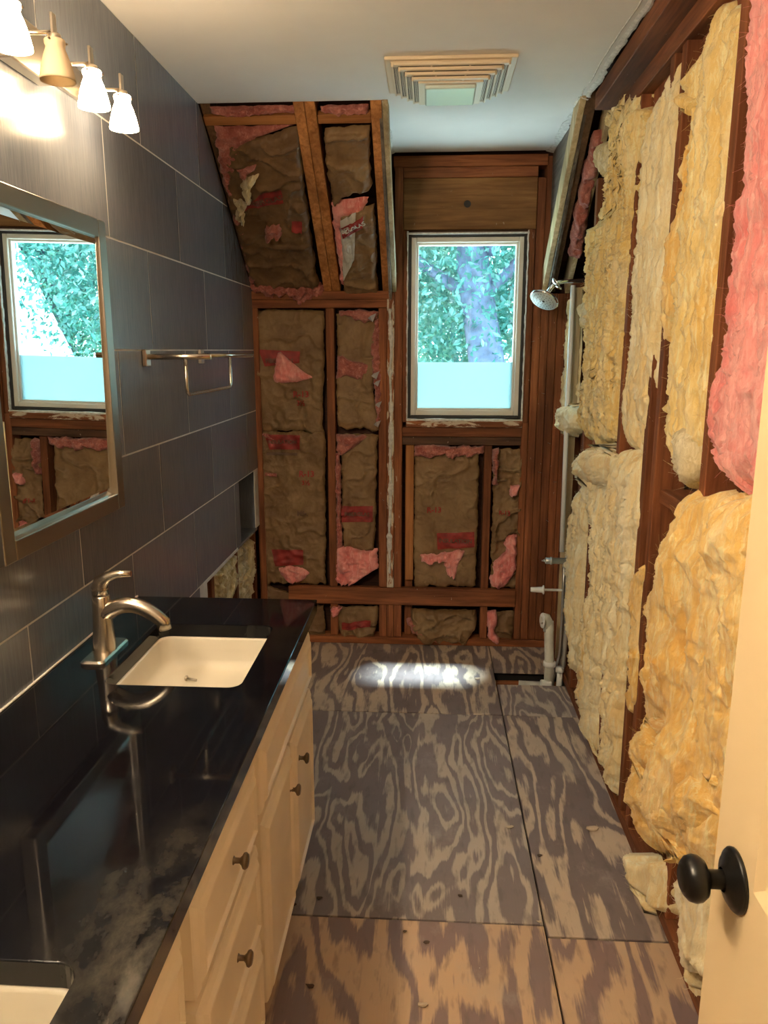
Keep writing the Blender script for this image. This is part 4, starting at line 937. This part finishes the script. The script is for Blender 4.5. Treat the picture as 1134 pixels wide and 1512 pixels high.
# ================================================================== EXHAUST FAN
fx0, fx1, fy0, fy1 = -.158, .268, 2.655, 2.985
t = thing('exhaust_fan', ((fx0+fx1)/2, (fy0+fy1)/2, ZC), 'aged white ceiling exhaust fan grille with cloudy light lens', 'exhaust fan')
b = MB(); b.box(fx0, fx1, fy0, fy1, ZC-.012, ZC-.0005, .004, 2); b.box(fx0+.02, fx1-.02, fy0+.015, fy1-.015, ZC-.016, ZC-.006); b.build('housing', M['fanplastic'], t)
lx0, lx1, ly0, ly1 = -.028, .142, fy0+.095, fy1-.055
for k in range(4):
    q = k/4; ix0 = fx0+.028+(lx0-.016-fx0-.028)*q; ix1 = fx1-.028-(fx1-.028-lx1-.016)*q; iy0 = fy0+.016+(ly0-.012-fy0-.016)*q; zt_ = ZC-.016-.009*k; w_ = .012
    # dark slot layer and raised louvre step
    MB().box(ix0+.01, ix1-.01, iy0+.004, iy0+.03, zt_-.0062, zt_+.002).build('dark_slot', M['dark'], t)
    MB().box(ix0, ix1, iy0-.010, iy0+.005, zt_-.010, zt_-.001, .002).build('louvre', M['fanplastic'], t)
    for sx in (-1, 1):
        tot = (lx0-.022-fx0-.022) if sx < 0 else (fx1-.022-lx1-.022); gw = tot/4
        xx_ = fx0+.022+gw*k if sx < 0 else fx1-.022-gw*(k+1)
        xr_ = xx_ if sx < 0 else xx_+gw-.007
        MB().box(xr_, xr_+.007, iy0, fy1-.024, zt_-.0115, zt_+.004, .0015).build('louvre', M['fanplastic'], t)
        xs_ = xx_+.007 if sx < 0 else xx_; sw = (gw-.007)/4
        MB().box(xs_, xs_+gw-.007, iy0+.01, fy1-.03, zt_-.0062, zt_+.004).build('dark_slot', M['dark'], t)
        for j in range(3): MB().box(xs_+sw*(j+.75), xs_+sw*(j+1.25), iy0+.004, fy1-.026, zt_-.0085, zt_-.003).build('slat', M['fanplastic'], t)
        for yy in (iy0+.006, fy1-.03): MB().box(xs_, xs_+gw-.007, yy-.006, yy+.006, zt_-.009, zt_-.002).build('slat_end', M['fanplastic'], t)
    for j in range(2):
        xj = ix0+(ix1-ix0)*(j+1)/3; MB().box(xj-.003, xj+.003, iy0, iy0+.02, zt_-.0095, zt_).build('rib', M['fanplastic'], t)
b = MB(); z_ = ZC-.014
o_ = [(lx0-.022, ly0-.014), (lx1+.022, ly0-.014), (lx1+.022, ly1+.03), (lx0-.022, ly1+.03)]; i_ = [(lx0, ly0+.006), (lx1, ly0+.006), (lx1, ly1), (lx0, ly1)]
b.prism([(x, y, z_) for x, y in o_], (0, 0, -.043)); b.build('lens_surround', M['fanplastic'], t)
MB().box(lx0, lx1, ly0+.006, ly1+.01, ZC-.068, ZC-.050, .005, 2).build('light_lens', M['lens'], t)

# ================================================================== PLUMBING
py = 3.60
t = thing('wall_shower', (XR, py, 1.862), 'chrome round shower head on a short arm beside the window', 'shower head')
MB().tube([(XR+.03, py, 1.866), (.60, py, 1.863), (.570, py, 1.858), (.548, py, 1.842), (.528, py, 1.815)], .0095, 12).build('shower_arm', M['chrome'], t)
MB().lathe([(.012, -.004), (.032, -.003), (.034, .0), (.022, .010), (.011, .012)], (.566, py-.004, 1.852), (-.75, 0, -.6), 20).build('flange', M['chrome'], t)
ax = Vector((-.42, -.42, -.80)).normalized(); hc = Vector((.512, py-.012, 1.782))
hb = MB().lathe([(.011, -.048), (.014, -.032), (.025, -.024), (.058, -.011), (.067, -.003), (.067, .004), (.063, .007)], hc, ax, 32).build('head', M['chrome'], t)
MB().lathe([(0, .0085), (.061, .0085), (.0635, .006)], hc, ax, 32).build('spray_face', M['spray'], hb)
u_ = ax.orthogonal().normalized(); v_ = ax.cross(u_); nz = MB()
for rr, n_ in ((.018, 8), (.033, 14), (.049, 22)):
    for k in range(n_):
        c = hc+ax*.009+(u_*math.cos(2*math.pi*k/n_)+v_*math.sin(2*math.pi*k/n_))*rr; nz.lathe([(0, .0012), (.0018, .0012), (.002, 0)], c, ax, 6)
nz.lathe([(0, .001), (.006, .001), (.0062, 0)], hc+ax*.009, ax, 10); nz.build('nozzles', M['rubber'], hb)
b = MB(); b.tube([(XR-.02, py, 1.845), (XR-.022, py-.02, 1.3), (XR-.022, py-.06, .62)], .011, 12); tag(b.build('supply_pipe', M['pvc']), 'white plastic supply pipe rising to the shower arm', 'pipe')
rstud(py+.028, py+.036, .04, 1.84, 'pale', x0=XR-.012, x1=XR+.03, nm='furring_strip')
def valve(label, x0, y, z, fat):
    t = thing('shower_valve', (XR, y, z), label, 'valve', 'shower valves')
    if fat:
        MB().lathe([(.006, .0), (.006, .006), (.014, .008), (.016, .012), (.016, .030), (.019, .031), (.019, .040), (.015, .042), (.015, .12)], (x0, y, z), (1, 0, .0), 16).build('valve_stem', M['valve'], t)
        MB().tube([(x0+.002, y, z), (x0-.008, y, z)], .003, 8).build('spindle', M['valve'], t)
    else:
        MB().lathe([(0, 0), (.011, 0), (.012, .004), (.014, .05), (.016, .056), (.022, .058), (.022, .062), (.006, .064), (.006, .15)], (x0, y, z), (1, 0, 0), 16).build('valve_stem', M['pvc'], t)
    return t
valve('stubby metal shower valve, the upper of the two', .548, 3.5, .586, True); valve('long pale shower valve stem, the lower of the two', .494, 3.5, .442, False)
t = thing('tub_drain_pipe', (.588, 3.44, -.06), 'grey tub drain pipe with an overflow elbow standing in the floor hole', 'pipe')
MB().tube([(.590, 3.44, -.10), (.588, 3.44, .10), (.580, 3.46, .30)], .0225, 16).build('pipe', M['greypvc'], t)
MB().lathe([(.023, 0), (.030, .002), (.030, .022), (.023, .026)], (.589, 3.441, .080), (0, 0, 1), 18).build('coupling', M['pvc'], t)
MB().tube([(.580, 3.46, .25), (.578, 3.46, .29), (.566, 3.455, .315), (.545, 3.450, .320)], [.0245, .0245, .024, .024], 14).build('overflow_elbow', M['greypvc'], t)
MB().lathe([(.018, -.004), (.034, -.003), (.036, .0), (.034, .004), (.022, .005), (.016, .002)], (.548, 3.45, .305), (-1, -.15, .05), 22).build('overflow_ring', M['pvc'], t)
MB().box(.548, .600, 3.405, 3.44, -.03, .012, .004).build('tee_fitting', M['pvc'], t)
MB().tube([(.45, 3.46, -.03), (.58, 3.45, -.03)], .022, 12).build('drain_arm', M['greypvc'], t)
b = MB(); b.tube([(.645, 3.50, .586), (.648, 3.50, .44), (.650, 3.50, .25), (.645, 3.49, .12), (.62, 3.47, .02), (.60, 3.47, -.1)], .008, 10); tag(b.build('supply_tube', M['valve']), 'grey metal supply tube curving down from the valves to the hole', 'pipe')
b = MB(); b.tube([(.672, 3.54, .60), (.668, 3.53, -.06)], .016, 12); tag(b.build('riser_pipe', M['pvc']), 'off white riser pipe behind the drain pipe', 'pipe')
b = MB(); b.tube([(.640, 3.44, -.08), (.640, 3.44, .06)], .014, 12); b.lathe([(.014, .05), (.02, .052), (.02, .075), (0, .076)], (.640, 3.44, 0), (0, 0, 1), 14); tag(b.build('capped_stub', M['pvc']), 'short white capped stub beside the floor hole', 'pipe')

# ================================================================== DOOR
DX, DY = .360, .852
door = struct(thing('door_1', (DX, .45, .0), 'cream painted panel door standing open at the right', 'door')); del door['category']
b = MB(); y_a, y_b = .05, DY
# slab built as a stile-and-rail front with two recessed panels
st = .105
for y0_, y1_, z0_, z1_ in ((y_b-st, y_b, .01, 2.03), (y_a, y_a+st, .01, 2.03), (y_a+st, y_b-st, .01, .22), (y_a+st, y_b-st, .80, .98), (y_a+st, y_b-st, 1.9, 2.03)): b.box(DX, DX+.035, y0_, y1_, z0_, z1_)
b.build('stiles_and_rails', M['doorpaint'], door)
for z0_, z1_ in ((.22, .80), (.98, 1.9)):
    p = MB(); R = []
    for i, x in ((0, DX), (.012, DX+.007), (.045, DX+.009), (.062, DX+.004)):
        R.append([p.bm.verts.new(q) for q in ((x, y_a+st+i, z0_+i), (x, y_b-st-i, z0_+i), (x, y_b-st-i, z1_-i), (x, y_a+st+i, z1_-i))])
    for a, c in zip(R, R[1:]):
        for k in range(4): p.bm.faces.new((a[k], a[(k+1) % 4], c[(k+1) % 4], c[k]))
    p.bm.faces.new(R[-1]); p.box(DX+.015, DX+.03, y_a+st, y_b-st, z0_, z1_); p.build('panel', M['doorpaint'], door)
KY, KZ = .790, .962
kb = MB(); kb.lathe([(0, 0), (.036, 0), (.0365, .003), (.034, .006), (.031, .0065), (.028, .010), (.017, .013), (.0135, .016)], (DX, KY, KZ), (-1, 0, 0), 32)
rs = kb.build('knob_rosette', M['black'], door); rs['label'] = 'oil rubbed black rosette'
MB().lathe([(.011, .012), (.0105, .030), (.0125, .033), (.021, .036), (.0255, .042), (.0265, .048), (.0245, .055), (.019, .060), (.016, .0605), (.014, .0625), (0, .063)], (DX, KY, KZ), (-1, 0, 0), 32).build('door_knob', M['black'], rs)

# ================================================================== DEBRIS ON THE FLOOR
rng = random.Random(4)
def chip(x, y, size, m, label, seed, curl=.2):
    c = on_z(x, y, 0); r = random.Random(seed); n = 7
    b = MB(); pts = []
    for k in range(n):
        a = 2*math.pi*k/n; rr = size*r.uniform(.55, 1.1); pts.append((c[0]+rr*math.cos(a), c[1]+rr*.6*math.sin(a), .001+curl*size*abs(math.cos(a))))
    b.prism(pts, (0, 0, size*.16)); o = b.build('floor_debris', M[m]); return tag(o, label, 'debris', 'scraps on the plywood floor')
for k, (x, y, s_, m, lb) in enumerate([(873, 1225, .024, 'chip', 'curled pale scrap on the floor near the right wall batts'), (705, 1003, .018, 'chip', 'white paper scrap near the floor hole'), (752, 1222, .014, 'chip', 'pale splinter in the middle of the main plywood sheet'),
        (625, 1486, .016, 'chip', 'pale chip on the nearest plywood sheet'), (679, 1323, .010, 'chipd', 'dark crumb just behind the long floor seam'), (472, 1327, .010, 'chipd', 'dark crumb near the far cabinet foot'), (432, 1337, .012, 'chipd', 'black crumb against the vanity base'),
        (598, 1376, .008, 'chipd', 'small dark crumb in front of the long floor seam'), (796, 1362, .009, 'chip', 'pale crumb at the crossing of the floor seams'), (458, 1457, .013, 'chipd', 'dark crumbly bit on the near sheet beside the vanity'), (630, 1392, .010, 'chipd', 'dark bent scrap on the near sheet, mid floor'), (797, 1264, .010, 'chipd', 'dark crumb on the strip beside the main seam')]):
    chip(x, y, s_, m, lb, k)
